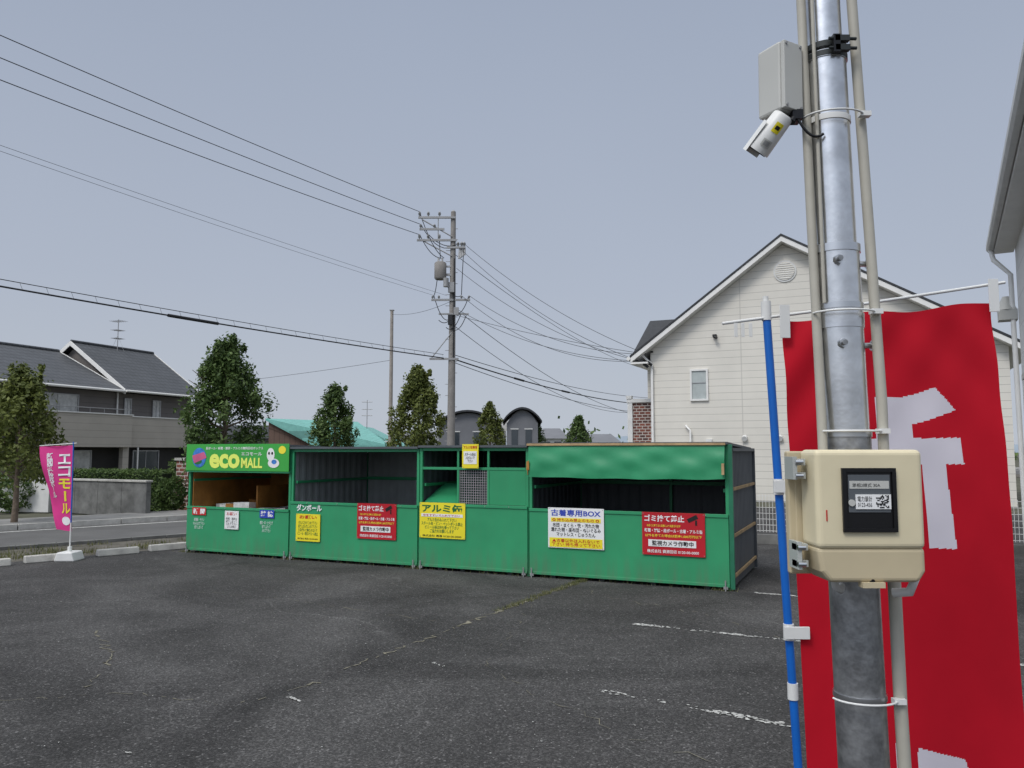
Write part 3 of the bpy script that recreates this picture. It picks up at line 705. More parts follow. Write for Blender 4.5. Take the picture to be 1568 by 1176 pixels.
E0=Vector((8.2,13.1,0))
e=grp('white_clad_building',frame((E0.x,E0.y,0),(.875,-.485)))
g=MB(); g.box(.28,5,-9.0,-.35,0,4.95,'siding_b'); g.build('walls',e)
g=MB(); g.prism([(0,4.98),(0,5.08),(3.0,6.1),(3.0,6.0)],-9.6,0,'fascia'); g.prism([(-.02,5.085),(-.02,5.12),(3.0,6.15),(3.0,6.11)],-9.62,.02,'roof_dark')
g.prism([(-.11,5.10),(-.11,5.02),(-.08,4.98),(-.01,4.98),(-.01,5.07)],-9.6,.02,'off_white'); g.box(0.0,.281,-9.5,-.05,4.93,4.975,'fascia')
g.build('roof',e)
g=MB(); g.tube([(-.05,-.12,5.0),(-.02,-.2,4.8),(.20,-.35,4.5),(.22,-.36,0)],.04,'fascia',10); g.box(.25,.279,-2.2,-.9,1.2,2.7,'glass'); g.box(.24,.28,-2.3,-.8,2.71,2.8,'alu'); g.box(.24,.28,-2.3,-.8,1.1,1.19,'alu')
g.box(.0,.27,-.40,-.1,3.75,3.92,'greybox'); g.tube([(.12,-.26,3.92),(.12,-.26,4.15)],[.16,.05],'greybox',12)
g.build('downpipe',e)

# ---------------------------------------------------------------- background buildings
def P(px,Y): return (px-784)/1200*Y
e=grp('green_roof_hall',frame((P(412,60),60,0),(1,.05)))
g=MB(); g.box(0,3.4,0,8,0,3.5,'brown_wall'); g.prism([(0,3.4),(0,4.0),(3.4,2.4),(3.4,2.0)],-.05,7,'brown_wall')
g.box(3.4,9,.5,8,0,2.4,'off_white'); g.build('walls',e)
g=MB(); g.hexa([(-.2,-.3,3.95),(3.6,-.5,1.95),(9.3,-.5,1.9),(6,5,3.9),(-.2,-.3,4.1),(3.6,-.5,2.1),(9.3,-.5,2.05),(6,5,4.05)],'teal'); g.build('roof',e)
e=grp('green_roof_warehouse',frame((P(525,75),75,0),(1,0)))
g=MB(); g.prism([(0,0),(5.4,0),(5.4,2.0),(1.6,3.9),(0,3.2)],0,8,'off_white'); g.build('walls',e)
g=MB(); g.prism([(1.5,4.05),(5.7,2.0),(5.7,1.85),(1.5,3.85)],-.3,8,'teal'); g.prism([(1.5,4.05),(-.3,3.2),(-.3,3.05),(1.5,3.85)],-.3,8,'teal'); g.build('roof',e)
def arched(x,w,Y,h,rise,kw='far_grey'):
    e=grp('arched_roof_house',frame((x,Y,0),(1,0)))
    g=MB(); g.box(0,w,0,7,0,h,kw)
    for q in (.15,.6): 
        g.box(w*q,w*(q+.2),-.05,-.002,h-1.7,h-.5,'glass'); g.box(w*q-.08,w*(q+.2)+.08,-.04,-.001,h-.49,h-.42,'off_white')
    g.build('walls',e); pr=[(-.3+(w+.6)*t,h+rise*math.sin(math.pi*t)**.8) for t in np.linspace(0,1,13)]
    g=MB(); g.prism([(a,b+.15) for a,b in pr]+[(a,b) for a,b in pr[::-1]],-.4,7.3,'roof_dark'); g.prism([(w*.02+w*.96*t,h+rise*.93*math.sin(math.pi*t)**.8) for t in np.linspace(0,1,13)],0,7,kw); g.build('roof',e)
arched(P(672,62),4.6,62,3.6,1.1); arched(P(776,58),2.3,58,3.7,1.0)
g=MB(); g.box(0,3.2,0,.1,3.3,4.3,'off_white'); g.box(.2,3,.02,5,0,3.3,'off_white'); g.build('white_storefront',matrix=frame((P(720,66),66,0),(1,0)))
def simple(px0,px1,py,Y,kw,kr,name='distant_house'):
    x0,x1=P(px0,Y),P(px1,Y); top=1.6+(691-py)*Y/1200; w=x1-x0
    e=grp(name,frame((x0,Y,0),(1,0))); g=MB(); g.box(0,w,0,6,0,top-1.2,kw)
    for q in (.15,.55): g.box(w*q,w*(q+.25),-.05,-.001,top-2.6,top-1.6,'glass')
    g.build('walls',e)
    g=MB(); g.hexa([(-.3,-.4,top-1.25),(w+.3,-.4,top-1.25),(w+.3,6.4,top-1.25),(-.3,6.4,top-1.25),(w*.2,2.8,top),(w*.8,2.8,top),(w*.8,3.2,top),(w*.2,3.2,top)],kr); g.build('roof',e)
simple(825,868,655,90,'off_white','far_grey'); simple(868,905,658,110,'far_grey','roof_dark'); simple(900,950,664,95,'off_white','far_grey')
simple(600,680,660,100,'off_white','far_grey'); simple(300,420,650,70,'far_grey','roof_dark'); simple(-80,60,640,70,'off_white','roof_dark'); simple(1150,1300,650,60,'off_white','roof_dark')
simple(-400,-150,600,50,'off_white','roof_dark'); simple(1700,1900,600,50,'off_white','roof_dark')
g=MB(); xs=np.linspace(-900,1200,140)
top=[9+6*math.sin(x*.004+1)+4*math.sin(x*.013)+2*math.sin(x*.05) for x in xs]
for i in range(139): g.poly([(xs[i],900,-5),(xs[i+1],900,-5),(xs[i+1],960,top[i+1]),(xs[i],960,top[i])],'hill')
g.build('hills',recalc=False)
g=MB()
for i in range(5000):
    x=random.uniform(-150,200); y=random.uniform(120,135); z=abs(random.gauss(0,1.6))*(1+.5*math.sin(x*.13)); c=Vector((x,y,z)); t=Vector((random.gauss(0,1),random.gauss(0,1),random.gauss(0,1))).normalized(); s=t.orthogonal().normalized(); l=.5
    g.poly([c-t*l,c-s*l*.6,c+t*l,c+s*l*.6],'leaf')
g.build('distant_trees',recalc=False)
e=grp('steel_mast',Matrix.Translation((P(598,42),42,0))); g=MB(); g.tube([(0,0,0),(0,0,9.2)],[.12,.085],'pole_steel',12); g.box(-.12,.12,-.1,.1,9.2,9.24,'grey_metal'); g.build('shaft',e)
g=MB(); g.tube([(0,0,0),(0,0,6.5)],[.05,.03],'alu',8)
for z in (6.3,5.6,5.0): g.tube([(-.5,0,z),(.5,0,z)],.03,'alu',6)
g.build('distant_antenna',matrix=Matrix.Translation((P(562,75),75,0)))

# ---------------------------------------------------------------- utility pole
UP=(-2.42,31)
e=grp('utility_pole',Matrix.Translation((UP[0],UP[1],0)))
g=MB(); g.tube([(0,0,0),(.03,0,6),(.05,0,11.25)],[.17,.135,.10],'pole_conc',14); g.tube([(.05,0,11.25),(.05,0,11.32)],[.10,.03],'grey_metal',12)
for z in np.arange(2,10.8,.45): g.tube([(0,-.0,z),((.24 if int(z*10)%2 else -.24),-.02,z)],.012,'grey_metal',5)
g.build('shaft',e)
g=MB()
def arm(z,x0,x1,k='grey_metal',t=.04): g.box(x0,x1,-.16,-.09,z-t,z+t,k)
arm(10.98,-1.35,.15); arm(10.05,-1.4,.2); arm(10.5,-1.3,-.3)
arm(7.62,-.8,.75); arm(5.25,-.85,.3); arm(9.75,-.2,.55); arm(7.05,-.5,.7,t=.03)
g.tube([(-1.2,-.12,10.9),(-.0,-.12,10.2)],.025,'grey_metal',6); g.tube([(-1.2,-.12,10.05),(0,-.12,9.4)],.025,'grey_metal',6); g.tube([(-.8,-.12,5.25),(.02,-.12,6.3)],.02,'grey_metal',6)
g.tube([(-.55,-.12,10.98),(-.55,-.12,10.05)],.02,'grey_metal',6)
g.build('crossarms',e)
g=MB()
def ins(x,y,z,h=.22,r=.06):
    g.tube([(x,y,z),(x,y,z+h*.3),(x,y,z+h*.32),(x,y,z+h*.6),(x,y,z+h*.62),(x,y,z+h)],[r*.5,r*.5,r,r*.8,r,r*.3],'insul',9)
for x in (-1.3,-.95,-.5): ins(x,-.12,11.02); ins(x,-.12,10.09); 
for x in (-1.25,-.7): ins(x,-.12,10.54,.18)
for x in (.25,.4,.5): ins(x,-.12,9.79,.2,.07)
for x in (-.75,-.5,.4,.7): ins(x,-.12,7.66,.15,.05)
for i in range(4): g.tube([(.3+.07*i,-.1,9.3+.05*i),(.32+.07*i,-.1,9.75)],[.05,.03],'insul',8)
g.build('insulators',e)
g=MB(); g.tube([(-.45,-.1,8.45),(-.45,-.1,8.5),(-.45,-.1,9.1),(-.45,-.1,9.15)],[.2,.24,.24,.2],'pole_conc',16); g.tube([(-.38,-.1,9.15),(-.38,-.1,9.32)],.04,'insul',8); g.tube([(-.53,-.1,9.15),(-.53,-.1,9.32)],.04,'insul',8)
g.box(-.3,-.02,-.1,-.04,8.6,8.7,'grey_metal'); g.box(-.3,-.02,-.1,-.04,8.95,9.02,'grey_metal'); g.tube([(-.2,-.35,8.1),(-.2,-.35,8.45)],.11,'grey_metal',10)
g.box(-.12,.12,-.32,-.18,7.9,8.3,'grey_metal'); g.box(.1,.3,-.25,-.1,7.0,7.3,'grey_metal'); g.box(-.12,.05,-.3,-.17,6.6,7.0,'wire')
g.build('transformer',e)
def bez(a,b,sag,n=14): return [tuple(Vector(a).lerp(Vector(b),t)-Vector((0,0,4*sag*t*(1-t)))) for t in [i/n for i in range(n+1)]]
g=MB()
for (a,b,s) in [((-1.3,-.12,11.2),(-.3,-.2,9.3),.3),((-1.3,-.12,10.3),(-.4,-.1,9.32),.25),((-.95,-.12,10.3),(.3,-.12,9.9),.25),((-.5,-.1,9.3),(-.7,-.12,7.8),.3),((-.3,-.1,8.5),(.4,-.12,7.8),.3),
   ((.5,-.12,9.9),(.4,-.12,7.8),-.2),((-.7,-.12,7.8),(-.1,-.2,6.8),.3),((.7,-.12,7.8),(.2,-.2,7.1),.25),((-.5,-.12,10.2),(-.45,-.1,9.3),.1),((.1,-.2,7.0),(-.5,-.12,6.8),.2),((-1.25,-.12,10.7),(.25,-.12,9.9),.5),((.4,-.12,7.1),(-.2,-.2,6.5),.3),((.6,-.15,7.0),(.1,-.2,6.4),.2)]:
    g.tube(bez(a,b,s,8),.016,'wire',5)
g.tube(bez((.12,-.15,9.3),(.1,-.15,5.3),.0,10),.03,'wire',6)
g.build('jumper_cables',e)
LP=(-21.5,1.5)
e2=grp('utility_pole',Matrix.Translation((LP[0],LP[1],0)))
g=MB(); g.tube([(0,0,0),(0,0,12.6)],[.17,.1],'pole_conc',14); g.box(-1.3,.2,-.05,.05,12.0,12.1,'grey_metal'); g.box(-1.3,.2,-.05,.05,11.2,11.3,'grey_metal'); g.build('shaft',e2)
FP=(12.5,62)
e3=grp('utility_pole',Matrix.Translation((FP[0],FP[1],0))); g=MB(); g.tube([(0,0,0),(0,0,9)],[.17,.1],'pole_conc',10); g.build('shaft',e3)

def line(mb,a,b,sag,r,n=40): mb.tube(bez(a,b,sag,n),r,'wire',5,cap=False)
g=MB(); ux,uy=UP
line(g,(ux-1.3,uy-.12,11.22),(LP[0]-.9,LP[1],12.3),.32,.012)
line(g,(ux-1.25,uy-.12,10.7),(LP[0]-.9,LP[1],11.75),.34,.012)
line(g,(ux-1.3,uy-.12,10.28),(LP[0]-.9,LP[1],11.2),.38,.012)
line(g,(ux-.2,uy-.12,7.8),(LP[0]+.2,LP[1],9.7),.28,.005)
line(g,(ux-.7,uy-.12,7.8),(LP[0],LP[1],9.75),.31,.005)
g.build('power_lines')
g=MB()
line(g,(ux-.3,uy-.15,5.28),(LP[0],LP[1],5.9),.30,.022); line(g,(ux-.3,uy-.15,5.42),(LP[0],LP[1],6.02),.27,.010)
line(g,(ux,uy-.15,5.28),(FP[0],FP[1],5.3),.55,.028); line(g,(ux,uy-.15,5.45),(FP[0],FP[1],5.8),.5,.014); line(g,(ux,uy-.15,5.15),(FP[0],FP[1],4.6),.6,.014)
a=Vector((ux-.3,uy-.15,5.28)); b=Vector((LP[0],LP[1],5.9))
for t0 in (.30,): g.tube([tuple(a.lerp(b,t)-Vector((0,0,4*.3*t*(1-t)))) for t in (t0,t0+.015,t0+.03,t0+.045)],.045,'wire',8)
a=Vector((ux,uy-.15,5.28)); b=Vector((FP[0],FP[1],5.3))
for t0 in (.17,.34): g.tube([tuple(a.lerp(b,t)-Vector((0,0,4*.55*t*(1-t)))) for t in (t0,t0+.03)],.05,'wire',8)
for i in range(0,60):
    t=i/60
    A=Vector((ux-.3,uy-.15,5.28)).lerp(Vector((LP[0],LP[1],5.9)),t)-Vector((0,0,4*.30*t*(1-t))); B=Vector((ux-.3,uy-.15,5.42)).lerp(Vector((LP[0],LP[1],6.02)),t+.002)-Vector((0,0,4*.27*t*(1-t)))
    g.tube([tuple(A),tuple(B)],.004,'wire',4,cap=False)
g.build('telecom_cables')
g=MB(); hc=HM@Vector((-.3,-.3,4.7))
hc2=HM@Vector((-.1,-.1,4.95))
for (z0,dx,s,tgt) in [(9.9,.5,.9,hc2),(9.75,.3,1.2,hc),(8.9,.2,1.1,hc),(7.8,.7,1.3,hc2),(7.8,.4,1.7,hc),(7.2,.3,1.0,hc),(7.0,.2,.25,hc2)]:
    line(g,(ux+dx,uy-.12,z0),tuple(tgt),s*.45,.009)
line(g,(ux+.5,uy-.1,7.0),(FP[0]-.4,FP[1],4.4),1.2,.013); line(g,(ux+.1,uy-.1,6.6),(FP[0]-1,FP[1],5.1),1.6,.012)
line(g,(ux+.1,uy-.1,9.5),(FP[0]-1,FP[1],7.9),.8,.012); line(g,(P(598,42),42,9.0),(ux,uy,7.6),.2,.008)
line(g,(P(598,42),42,6.5),(-40,60,6.0),.6,.01)
for (q,d) in ((.0,0),(.12,-.12),(.25,-.05)): g.tube([(hc.x+q,hc.y-.05,hc.z+.02+d),(hc.x+q+.16,hc.y-.05,hc.z-.1+d)],.05,'wire',8)
g.build('service_drop_cables')

# ---------------------------------------------------------------- pink flag
e=grp('pink_banner_flag',Matrix.Translation((-6.52,11.72,0)))
g=MB(); g.prism([(-.15,0),(.15,0),(.11,.13),(-.11,.13)],-.15,.15,'plastic_white'); g.tube([(0,0,.13),(0,0,.2)],.03,'plastic_white',10); g.build('base',e,bevel=.015)
g=MB(); g.tube([(0,0,.14),(.0,0,.55)],.011,'plastic_white',8); g.tube([(0,0,.55),(-.02,0,1.74)],.010,'blue_pole',8); g.tube([(.03,0,1.72),(-.52,0,1.68)],.007,'plastic_white',8); g.build('pole',e)
def fy(u,v): return .035*math.sin(u*5+v*4)*u+.02*math.sin(v*9+u*3)*u
g=MB(); 
def fp(i,j):
    u=i/24; v=j/50; wd=.50*(1-.52*v**1.4)
    return (-.015-wd*u+.03*v, fy(u,v)+.02*u, 1.69-1.27*v-.02*u+.05*u*v)
for i in range(24):
    for j in range(50): g.poly([fp(i,j),fp(i+1,j),fp(i+1,j+1),fp(i,j+1)],'pflag',True)
g.build('cloth',e,recalc=False)
def on_flag(ob):
    for v in ob.data.vertices:
        u,w_=v.co.x,v.co.z
        wd=.50*(1-.52*w_**1.4)
        v.co=Vector((-.015-wd*u+.03*w_, fy(u,w_)+.02*u-.006, 1.69-1.27*w_-.02*u+.05*u*w_))
for i,ch in enumerate('エコモール'):
    ch='｜' if ch=='ー' else ch
    o=text(e,ch,.48 if ch!='｜' else .32,.08 if ch!='｜' else .24,.10+.145*i+.12,.10+.145*i,0,'t_white' if i<2 else 't_yellow',.03); 
    if o: on_flag(o)
o=text(e,'新\n聞\n雑\n誌\n段\nボ\n｜\nル',.80,.62,.62,.08,0,'t_white',.02,lsp=.8)
if o: on_flag(o)
g=MB(); g.poly([(.30+.22*math.cos(t),0,.885+.05*math.sin(t)) for t in np.linspace(0,6.28,20)[:-1]],'t_white'); o=g.build('mascot_print',e,recalc=False); on_flag(o)

# ---------------------------------------------------------------- foreground pole
PY=1.6
def px_(z): return .692-.0185*(z-.98)
e=grp('steel_pole',Matrix.Translation((0,0,0)))
g=MB()
g.tube([(px_(0),PY,0),(px_(1.63),PY,1.63)],.0475,'galv_dull',40); 
g.tube([(px_(1.63),PY,1.6305),(px_(2.02),PY,2.02)],.0455,'galv',40)
g.tube([(px_(2.02),PY,2.0205),(px_(2.425),PY,2.425)],.0412,'galv',40); g.tube([(px_(2.425),PY,2.4255),(px_(3.6),PY,3.6)],.0355,'galv',40)
g.build('shaft',e)
g=MB()
def ring(z,r,h,k='steel_band',x=None,th=.002):
    x=px_(z) if x is None else x
    g.tube([(x,PY,z-h/2),(x,PY,z+h/2)],r+th,k,40)
ring(2.015,.0458,.016); ring(1.895,.0458,.012); ring(1.865,.0458,.03,'galv'); ring(1.635,.048,.012); ring(1.12,.048,.010); ring(2.425,.0415,.014); ring(2.29,.0415,.012,'plastic_white')
for z in (1.985,1.815):
    for dx in (-.018,.052): 
        yy=PY-.046 if dx<0 else PY-.01
        xx=px_(z)+dx
        g.tube([(xx,yy,z),(xx,yy-.012,z)],.009,'steel_band',6) if dx<0 else g.tube([(xx-.01,yy,z),(xx+.014,yy,z)],.006,'steel_band',8)
    g.tube([(px_(z)-.018,PY-.058,z),(px_(z)-.018,PY-.066,z)],.0055,'galv_dull',8); g.tube([(px_(z)+.058,PY-.01,z),(px_(z)+.064,PY-.01,z)],.011,'steel_band',6)
g.build('bands_and_bolts',e)
g=MB()
for z in (2.445,2.425): 
    g.tube([(px_(z),PY,z-.006),(px_(z),PY,z+.006)],.0440,'steel_dark',40)
for z in (2.448,2.428):
    g.box(px_(z)+.0,px_(z)+.03,PY-.056,PY-.044,z-.006,z+.006,'steel_dark'); g.tube([(px_(z)-.012,PY-.052,z),(px_(z)+.045,PY-.05,z)],.0035,'steel_dark',8)
g.box(px_(2.43)-.004,px_(2.43)+.010,PY-.056,PY-.045,2.418,2.456,'black')
g.build('hose_clamps',e)
e=grp('cable_conduits')
g=MB()
g.tube([(.604,PY-.01,3.6),(.614,PY-.01,2.56),(.620,PY-.01,2.1),(.623,PY-.02,1.75),(.621,PY-.03,1.58)],.0095,'conduit',14)
g.tube([(.700,PY-.02,3.6),(.717,PY-.02,2.56),(.735,PY-.02,2.05),(.742,PY-.03,1.7),(.742,PY-.03,1.58)],.0105,'conduit',14)
g.tube([(.752,PY-.03,1.37),(.755,PY-.03,1.1),(.760,PY-.03,.9),(.77,PY-.03,0)],.0125,'conduit',14)
g.tube([(.627,PY-.03,3.6),(.630,PY-.03,2.47),(.632,PY-.03,2.2),(.634,PY-.03,1.9)],.004,'conduit',8)
g.build('pipes',e)
g=MB()
for z in (2.29,1.88,1.64,1.12):
    xs=px_(z); g.tube([(xs+.062*math.cos(t)+.000,PY-.02+.05*math.sin(t) ,z) for t in np.linspace(math.pi*1.02,2*math.pi*.98,14)],.0022,'plastic_white',6)
    g.box(xs+.045,xs+.068,PY-.05,PY-.035,z-.005,z+.005,'plastic_white')
g.build('cable_ties',e)
g=MB()
def flex(pts,r=.008):
    g.tube(pts,r,'plastic_white',10)
flex([(.615,1.50,1.40),(.605,1.5,1.37),(.612,1.51,1.345),(.63,1.53,1.335),(.64,1.55,1.34)],.007)
flex([(.735,1.50,1.38),(.758,1.5,1.36),(.752,1.51,1.335),(.73,1.53,1.33)],.009)
g.build('flexible_tubes',e)

# meter box
e=grp('electricity_meter_box')
x0,x1,y0,y1=.547,.741,1.42,1.50
g=MB(); g.box(x0,x1,y0,y1,1.425,1.603,'cream'); g.build('housing',e,bevel=.010,seg=4)
g=MB(); g.prism([(x0,1.428),(x1,1.428),(x1,1.385),(x1-.012,1.366),(x0+.022,1.366),(x0+.006,1.385)],y0+.004,y1+.012,'cream_dark'); g.build('terminal_cover',e,bevel=.008,seg=3)
g=MB(); g.box(x0-.022,x0+.02,y1+.002,y1+.02,1.37,1.60,'cream_dark'); g.box(x0-.01,x1-.01,y1+.001,PY-.045,1.39,1.58,'cream_dark'); g.build('back_plate',e,bevel=.003)
wx0,wx1,wz0,wz1=.599,.682,1.463,1.563
g=MB()
t=.007
g.box(wx0-t,wx1+t,y0-.006,y0-.0005,wz1,wz1+t,'black'); g.box(wx0-t,wx1+t,y0-.006,y0-.0005,wz0-t,wz0,'black'); g.box(wx0-t,wx0,y0-.006,y0-.0005,wz0,wz1,'black'); g.box(wx1,wx1+t,y0-.006,y0-.0005,wz0,wz1,'black')
g.box(wx0,wx1,y0-.0025,y0-.0006,wz0,wz1,'black')
g.box(wx0+.004,wx1-.004,y0-.004,y0-.0026,wz0+.028,wz1-.005,'slate'); g.box(wx0+.006,wx1-.006,y0-.0046,y0-.0041,wz1-.030,wz1-.016,'greybox')
g.build('meter_window',e,bevel=.0012)
g=MB(); g.box(wx0+.016,wx1-.004,y0-.0058,y0-.0042,1.497,1.523,'s_white'); g.tube([(wx0+.009,y0-.0065,1.508),(wx0+.009,y0-.0042,1.508)],.006,'greybox',16); g.build('meter_label',e)
def mtext(s,a,b,c,d,k,y=y0-.0064): text(e,s,a,b,c,d,y,k,.0)
mtext('電力量計\n0123-456',.618,.644,1.501,1.520,'t_black'); mtext('単相3線式 30A',.61,.66,wz1-.027,wz1-.02,'t_black',y0-.005)
g=MB()
for i in range(11):
    for j in range(11):
        if random.random()<.5: g.box(.651+i*.0021,.653+i*.0021,y0-.0064,y0-.006,1.499+j*.0021,1.501+j*.0021,'t_black')
g.build('code_print',e)
g=MB()
for z in (1.58,1.555,1.425,1.395):
    g.box(x0-.026,x0-.005,y0+.035,y0+.06,z-.006,z+.006,'clear_plastic'); g.tube([(x0-.026,y0+.03,z),(x0-.012,y0+.03,z)],.005,'steel_band',8)
g.box(x0-.030,x0-.022,y0+.03,y0+.075,1.548,1.59,'clear_plastic'); g.box(x0-.026,x0-.018,y0+.03,y0+.075,1.385,1.435,'clear_plastic')
g.tube([(.645,y0+.01,1.362),(.645,y0+.01,1.372)],.006,'black',10); g.box(.625,.665,y0-.0,y0+.02,1.357,1.367,'cream_dark')
g.box(x0+.016,x0+.0185,y0-.001,y0-.0003,1.475,1.495,'t_red')
g.build('hinges',e,bevel=.001)

# surveillance camera
e=grp('surveillance_camera')
jm=Matrix.Translation((.565,1.60,2.375))@Matrix.Rotation(math.radians(28),4,'Z')@Matrix.Rotation(math.radians(1),4,'Y')
g=MB(); g.box(-.030,.026,-.032,.03,-.074,.074,'greybox'); o=g.build('junction_box',e,bevel=.005); o.matrix_local=jm
g=MB(); g.box(-.028,.024,-.042,-.0325,-.072,.072,'greybox')
for a in (-.022,.018):
    for b in (-.066,.066): g.tube([(a,-.0445,b),(a,-.0417,b)],.003,'grey_metal',8)
o=g.build('box_lid',e,bevel=.003); o.matrix_local=jm
g=MB(); A=Vector((.567,1.575,2.298)); B=Vector((.505,1.63,2.213)); dd=(B-A).normalized()
g.tube([A,A+dd*.004,A+dd*.084,A+dd*.088],[.018,.022,.025,.025],'plastic_white',32); g.tube([A+dd*.0885,A+dd*.090],.020,'black',24)
up=Vector((0,0,1)); up=(up-dd*up.dot(dd)).normalized(); sd=dd.cross(up)
hood=[]
for i in range(13):
    t=math.radians(-75+150*i/12); hood.append(up*math.cos(t)*.028+sd*math.sin(t)*.028)
for i in range(12):
    g.poly([A+dd*.03+hood[i],A+dd*.03+hood[i+1],A+dd*.100+hood[i+1],A+dd*.100+hood[i]],'plastic_white',True)
g.build('camera_body',e,recalc=False)
g=MB(); g.tube([(.585,1.585,2.32),(.588,1.575,2.295),(.578,1.572,2.28)],.009,'black',10); g.tube(bez((.59,1.57,2.29),(.64,1.56,2.25),.02,8),.003,'black',8); g.box(.580,.602,1.565,1.60,2.285,2.305,'black'); g.build('bracket',e)
g=MB(); g.box(.588,.640,1.60,1.615,2.33,2.41,'grey_metal'); g.build('mount_plate',e)
g=MB(); nrm=Vector((.05,-1,-.25)); nrm=(nrm-dd*nrm.dot(dd)).normalized(); s=nrm.cross(dd)
def stick(t,l,wd,k,r):
    for i in range(6):
        a0=-wd+2*wd*i/6; a1=a0+2*wd/6
        f=lambda a: nrm*math.cos(a)*r+s*math.sin(a)*r
        c=A+dd*t; g.poly([c-dd*l+f(a0),c+dd*l+f(a0),c+dd*l+f(a1),c-dd*l+f(a1)],k)
stick(.030,.011,.35,'s_yellow',.0242); stick(.030,.004,.2,'t_black',.0245); stick(.066,.008,.4,'greybox',.0258); stick(.066,.005,.25,'grey_metal',.0261)
g.build('stickers',e,recalc=False)

# ---------------------------------------------------------------- red flag
e=grp('red_banner_flag')
kan=[[(1.03,1.752),(1.10,1.752),(1.147,1.762),(1.197,1.7815),(1.252,1.715),(1.16,1.683),(1.128,1.675),(1.128,1.636),(1.262,1.638),(1.266,1.564),(1.212,1.564),(1.232,1.33),(1.155,1.333),(1.150,1.564),(.90,1.562),(.90,1.63),(1.03,1.636)],
     [(1.045,.81),(1.072,.81),(1.072,.30),(1.045,.30)],[(1.10,.80),(1.24,.76),(1.26,.70),(1.10,.70)],[(.93,.60),(1.28,.60),(1.28,.53),(.93,.53)],[(1.18,.70),(1.24,.70),(1.20,.30),(1.14,.30)]]
def inside(x,z,P):
    c=False; j=len(P)-1
    for i in range(len(P)):
        if (P[i][1]>z)!=(P[j][1]>z) and x<(P[j][0]-P[i][0])*(z-P[i][1])/(P[j][1]-P[i][1])+P[i][0]: c=not c
        j=i
    return c
nx,nz=170,500; vs=[];fs=[];mi=[]
def fpt(u,v):
    zt=1.972+.052*u-.006*math.sin(u*math.pi*4); z=zt-1.78*v
    x=(.771+.028*(2-z))*(1-u)+(1.377+.035*(2.03-z))*u
    y=2.215+.014*math.sin(u*7+v*1.5)*(.3+v)+.008*math.sin(u*15-v*5+1)*v+.010*math.sin(v*9+u*2)*u
    y+=.007*math.exp(-v*6)*math.sin((u*1.0+v*2.2)*22)*(1-u)*1.2+.006*math.exp(-v*6)*math.sin(((1-u)+v*2.4)*20)*u
    return x,y,z
for i in range(nx+1):
    for j in range(nz+1): vs.append(fpt(i/nx,j/nz))
for i in range(nx):
    for j in range(nz):
        a=i*(nz+1)+j; fs.append((a,a+nz+1,a+nz+2,a+1))
        x,_,z=fpt((i+.5)/nx,(j+.5)/nz); mi.append(1 if any(inside(x,z,Q) for Q in kan) else 0)
me=bpy.data.meshes.new('cloth'); me.from_pydata(vs,[],fs); me.materials.append(M['rflag']); me.materials.append(M['wflag'])
me.polygons.foreach_set('material_index',mi); me.polygons.foreach_set('use_smooth',[True]*len(fs))
o=bpy.data.objects.new('cloth',me); COL.objects.link(o); o.parent=e
g=MB(); g.tube([(.815,2.23,0),(.732,2.23,2.0)],.0115,'blue_pole',16); g.build('blue_pole',e)
g=MB(); g.tube([(.7325,2.23,1.975),(.7315,2.23,2.03)],.014,'plastic_white',14); g.tube([(.731,2.23,2.03),(.731,2.23,2.045)],.008,'plastic_white',10)
g.tube([(.603,2.225,1.965),(.9,2.225,2.005),(1.42,2.225,2.085)],.0045,'plastic_white',10)
for z in (1.5,1.1,.94): 
    xx=.732+(2-z)*.0415; g.tube([(xx,2.23,z-.022),(xx,2.23,z+.022)],.0145,'plastic_white',14)
    if z!=.94: g.box(xx-.02,xx+.05,2.205,2.212,z-.015,z+.018,'plastic_white')
for (x,z) in ((.775,1.955),(1.372,2.03)): g.box(x-.014,x+.014,2.200,2.2035,z-.035,z+.06,'plastic_white')
for x in (.64,.66,.682): g.box(x-.006,x+.004,2.215,2.2165,1.925,1.965,'plastic_white')
g.build('clips',e,bevel=.002)

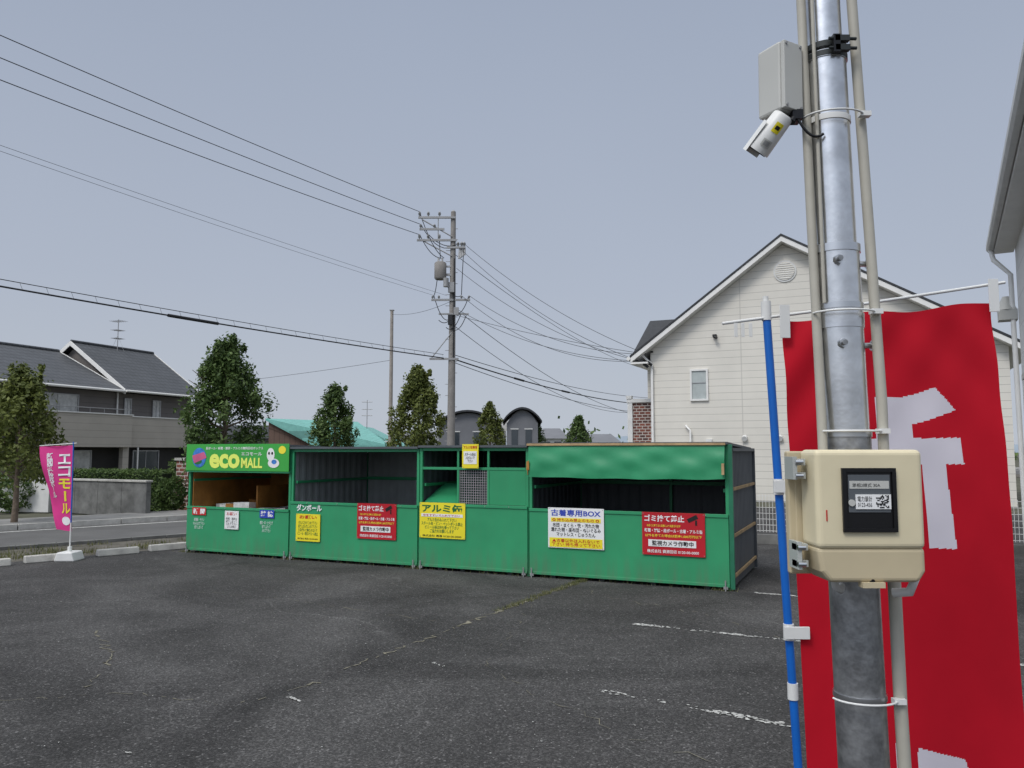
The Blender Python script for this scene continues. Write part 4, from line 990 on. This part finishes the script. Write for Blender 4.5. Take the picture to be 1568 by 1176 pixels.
# ---------------------------------------------------------------- light, sky, camera
w=bpy.data.worlds.new('World'); scn.world=w; w.use_nodes=True
N=w.node_tree.nodes; L=w.node_tree.links; bg=N['Background']; bg.inputs['Strength'].default_value=.1
sun_dir=Vector((-.50,-.62,.95)).normalized()
sky=N.new('ShaderNodeTexSky'); sky.sky_type='NISHITA'; sky.sun_disc=False
sky.sun_elevation=math.asin(sun_dir.z); sky.sun_rotation=math.atan2(sun_dir.x,sun_dir.y); sky.air_density=1.2; sky.dust_density=4
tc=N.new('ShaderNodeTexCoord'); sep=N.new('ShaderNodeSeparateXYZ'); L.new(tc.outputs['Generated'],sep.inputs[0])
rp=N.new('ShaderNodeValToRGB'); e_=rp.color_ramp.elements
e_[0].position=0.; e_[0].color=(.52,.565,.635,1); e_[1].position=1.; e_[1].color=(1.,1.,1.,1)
for p_,c_ in ((.2,(.435,.485,.585,1)),(.55,(.345,.40,.51,1)),(.72,(.62,.68,.77,1))):  # overhead stops brightened beyond the camera's view, added to lift ambient light
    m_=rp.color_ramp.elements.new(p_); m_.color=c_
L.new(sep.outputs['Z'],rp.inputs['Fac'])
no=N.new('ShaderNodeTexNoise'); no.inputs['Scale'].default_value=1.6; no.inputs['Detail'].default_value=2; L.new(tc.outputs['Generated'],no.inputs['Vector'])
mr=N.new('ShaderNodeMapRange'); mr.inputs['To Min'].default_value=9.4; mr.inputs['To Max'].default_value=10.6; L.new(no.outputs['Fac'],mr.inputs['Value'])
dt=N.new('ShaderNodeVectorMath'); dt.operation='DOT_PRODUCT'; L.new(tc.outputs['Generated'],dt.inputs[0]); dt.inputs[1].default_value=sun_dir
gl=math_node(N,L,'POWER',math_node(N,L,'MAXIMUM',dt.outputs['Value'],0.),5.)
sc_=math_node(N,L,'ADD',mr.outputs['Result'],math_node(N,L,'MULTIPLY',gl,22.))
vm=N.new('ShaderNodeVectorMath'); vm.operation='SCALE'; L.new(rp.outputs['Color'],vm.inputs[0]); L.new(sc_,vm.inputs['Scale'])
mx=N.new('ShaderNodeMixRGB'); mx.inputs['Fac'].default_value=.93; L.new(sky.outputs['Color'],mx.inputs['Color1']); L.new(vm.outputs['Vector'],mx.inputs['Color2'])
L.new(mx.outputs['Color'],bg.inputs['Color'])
sl=bpy.data.lights.new('sun','SUN'); sl.energy=1.5; sl.angle=math.radians(18); sl.color=(1,.95,.88)
so=bpy.data.objects.new('sun',sl); COL.objects.link(so); so.rotation_euler=(-sun_dir).to_track_quat('-Z','Y').to_euler(); so.location=(0,0,30)
cam=bpy.data.cameras.new('camera'); cam.sensor_width=36; cam.lens=36*1200/1568; cam.clip_start=.05; cam.clip_end=6000
co=bpy.data.objects.new('camera',cam); COL.objects.link(co); co.location=(0,0,1.6); co.rotation_euler=(math.radians(90+4.906),0,0)
scn.camera=co
scn.view_settings.view_transform='Standard'; scn.view_settings.look='None'; scn.view_settings.exposure=0
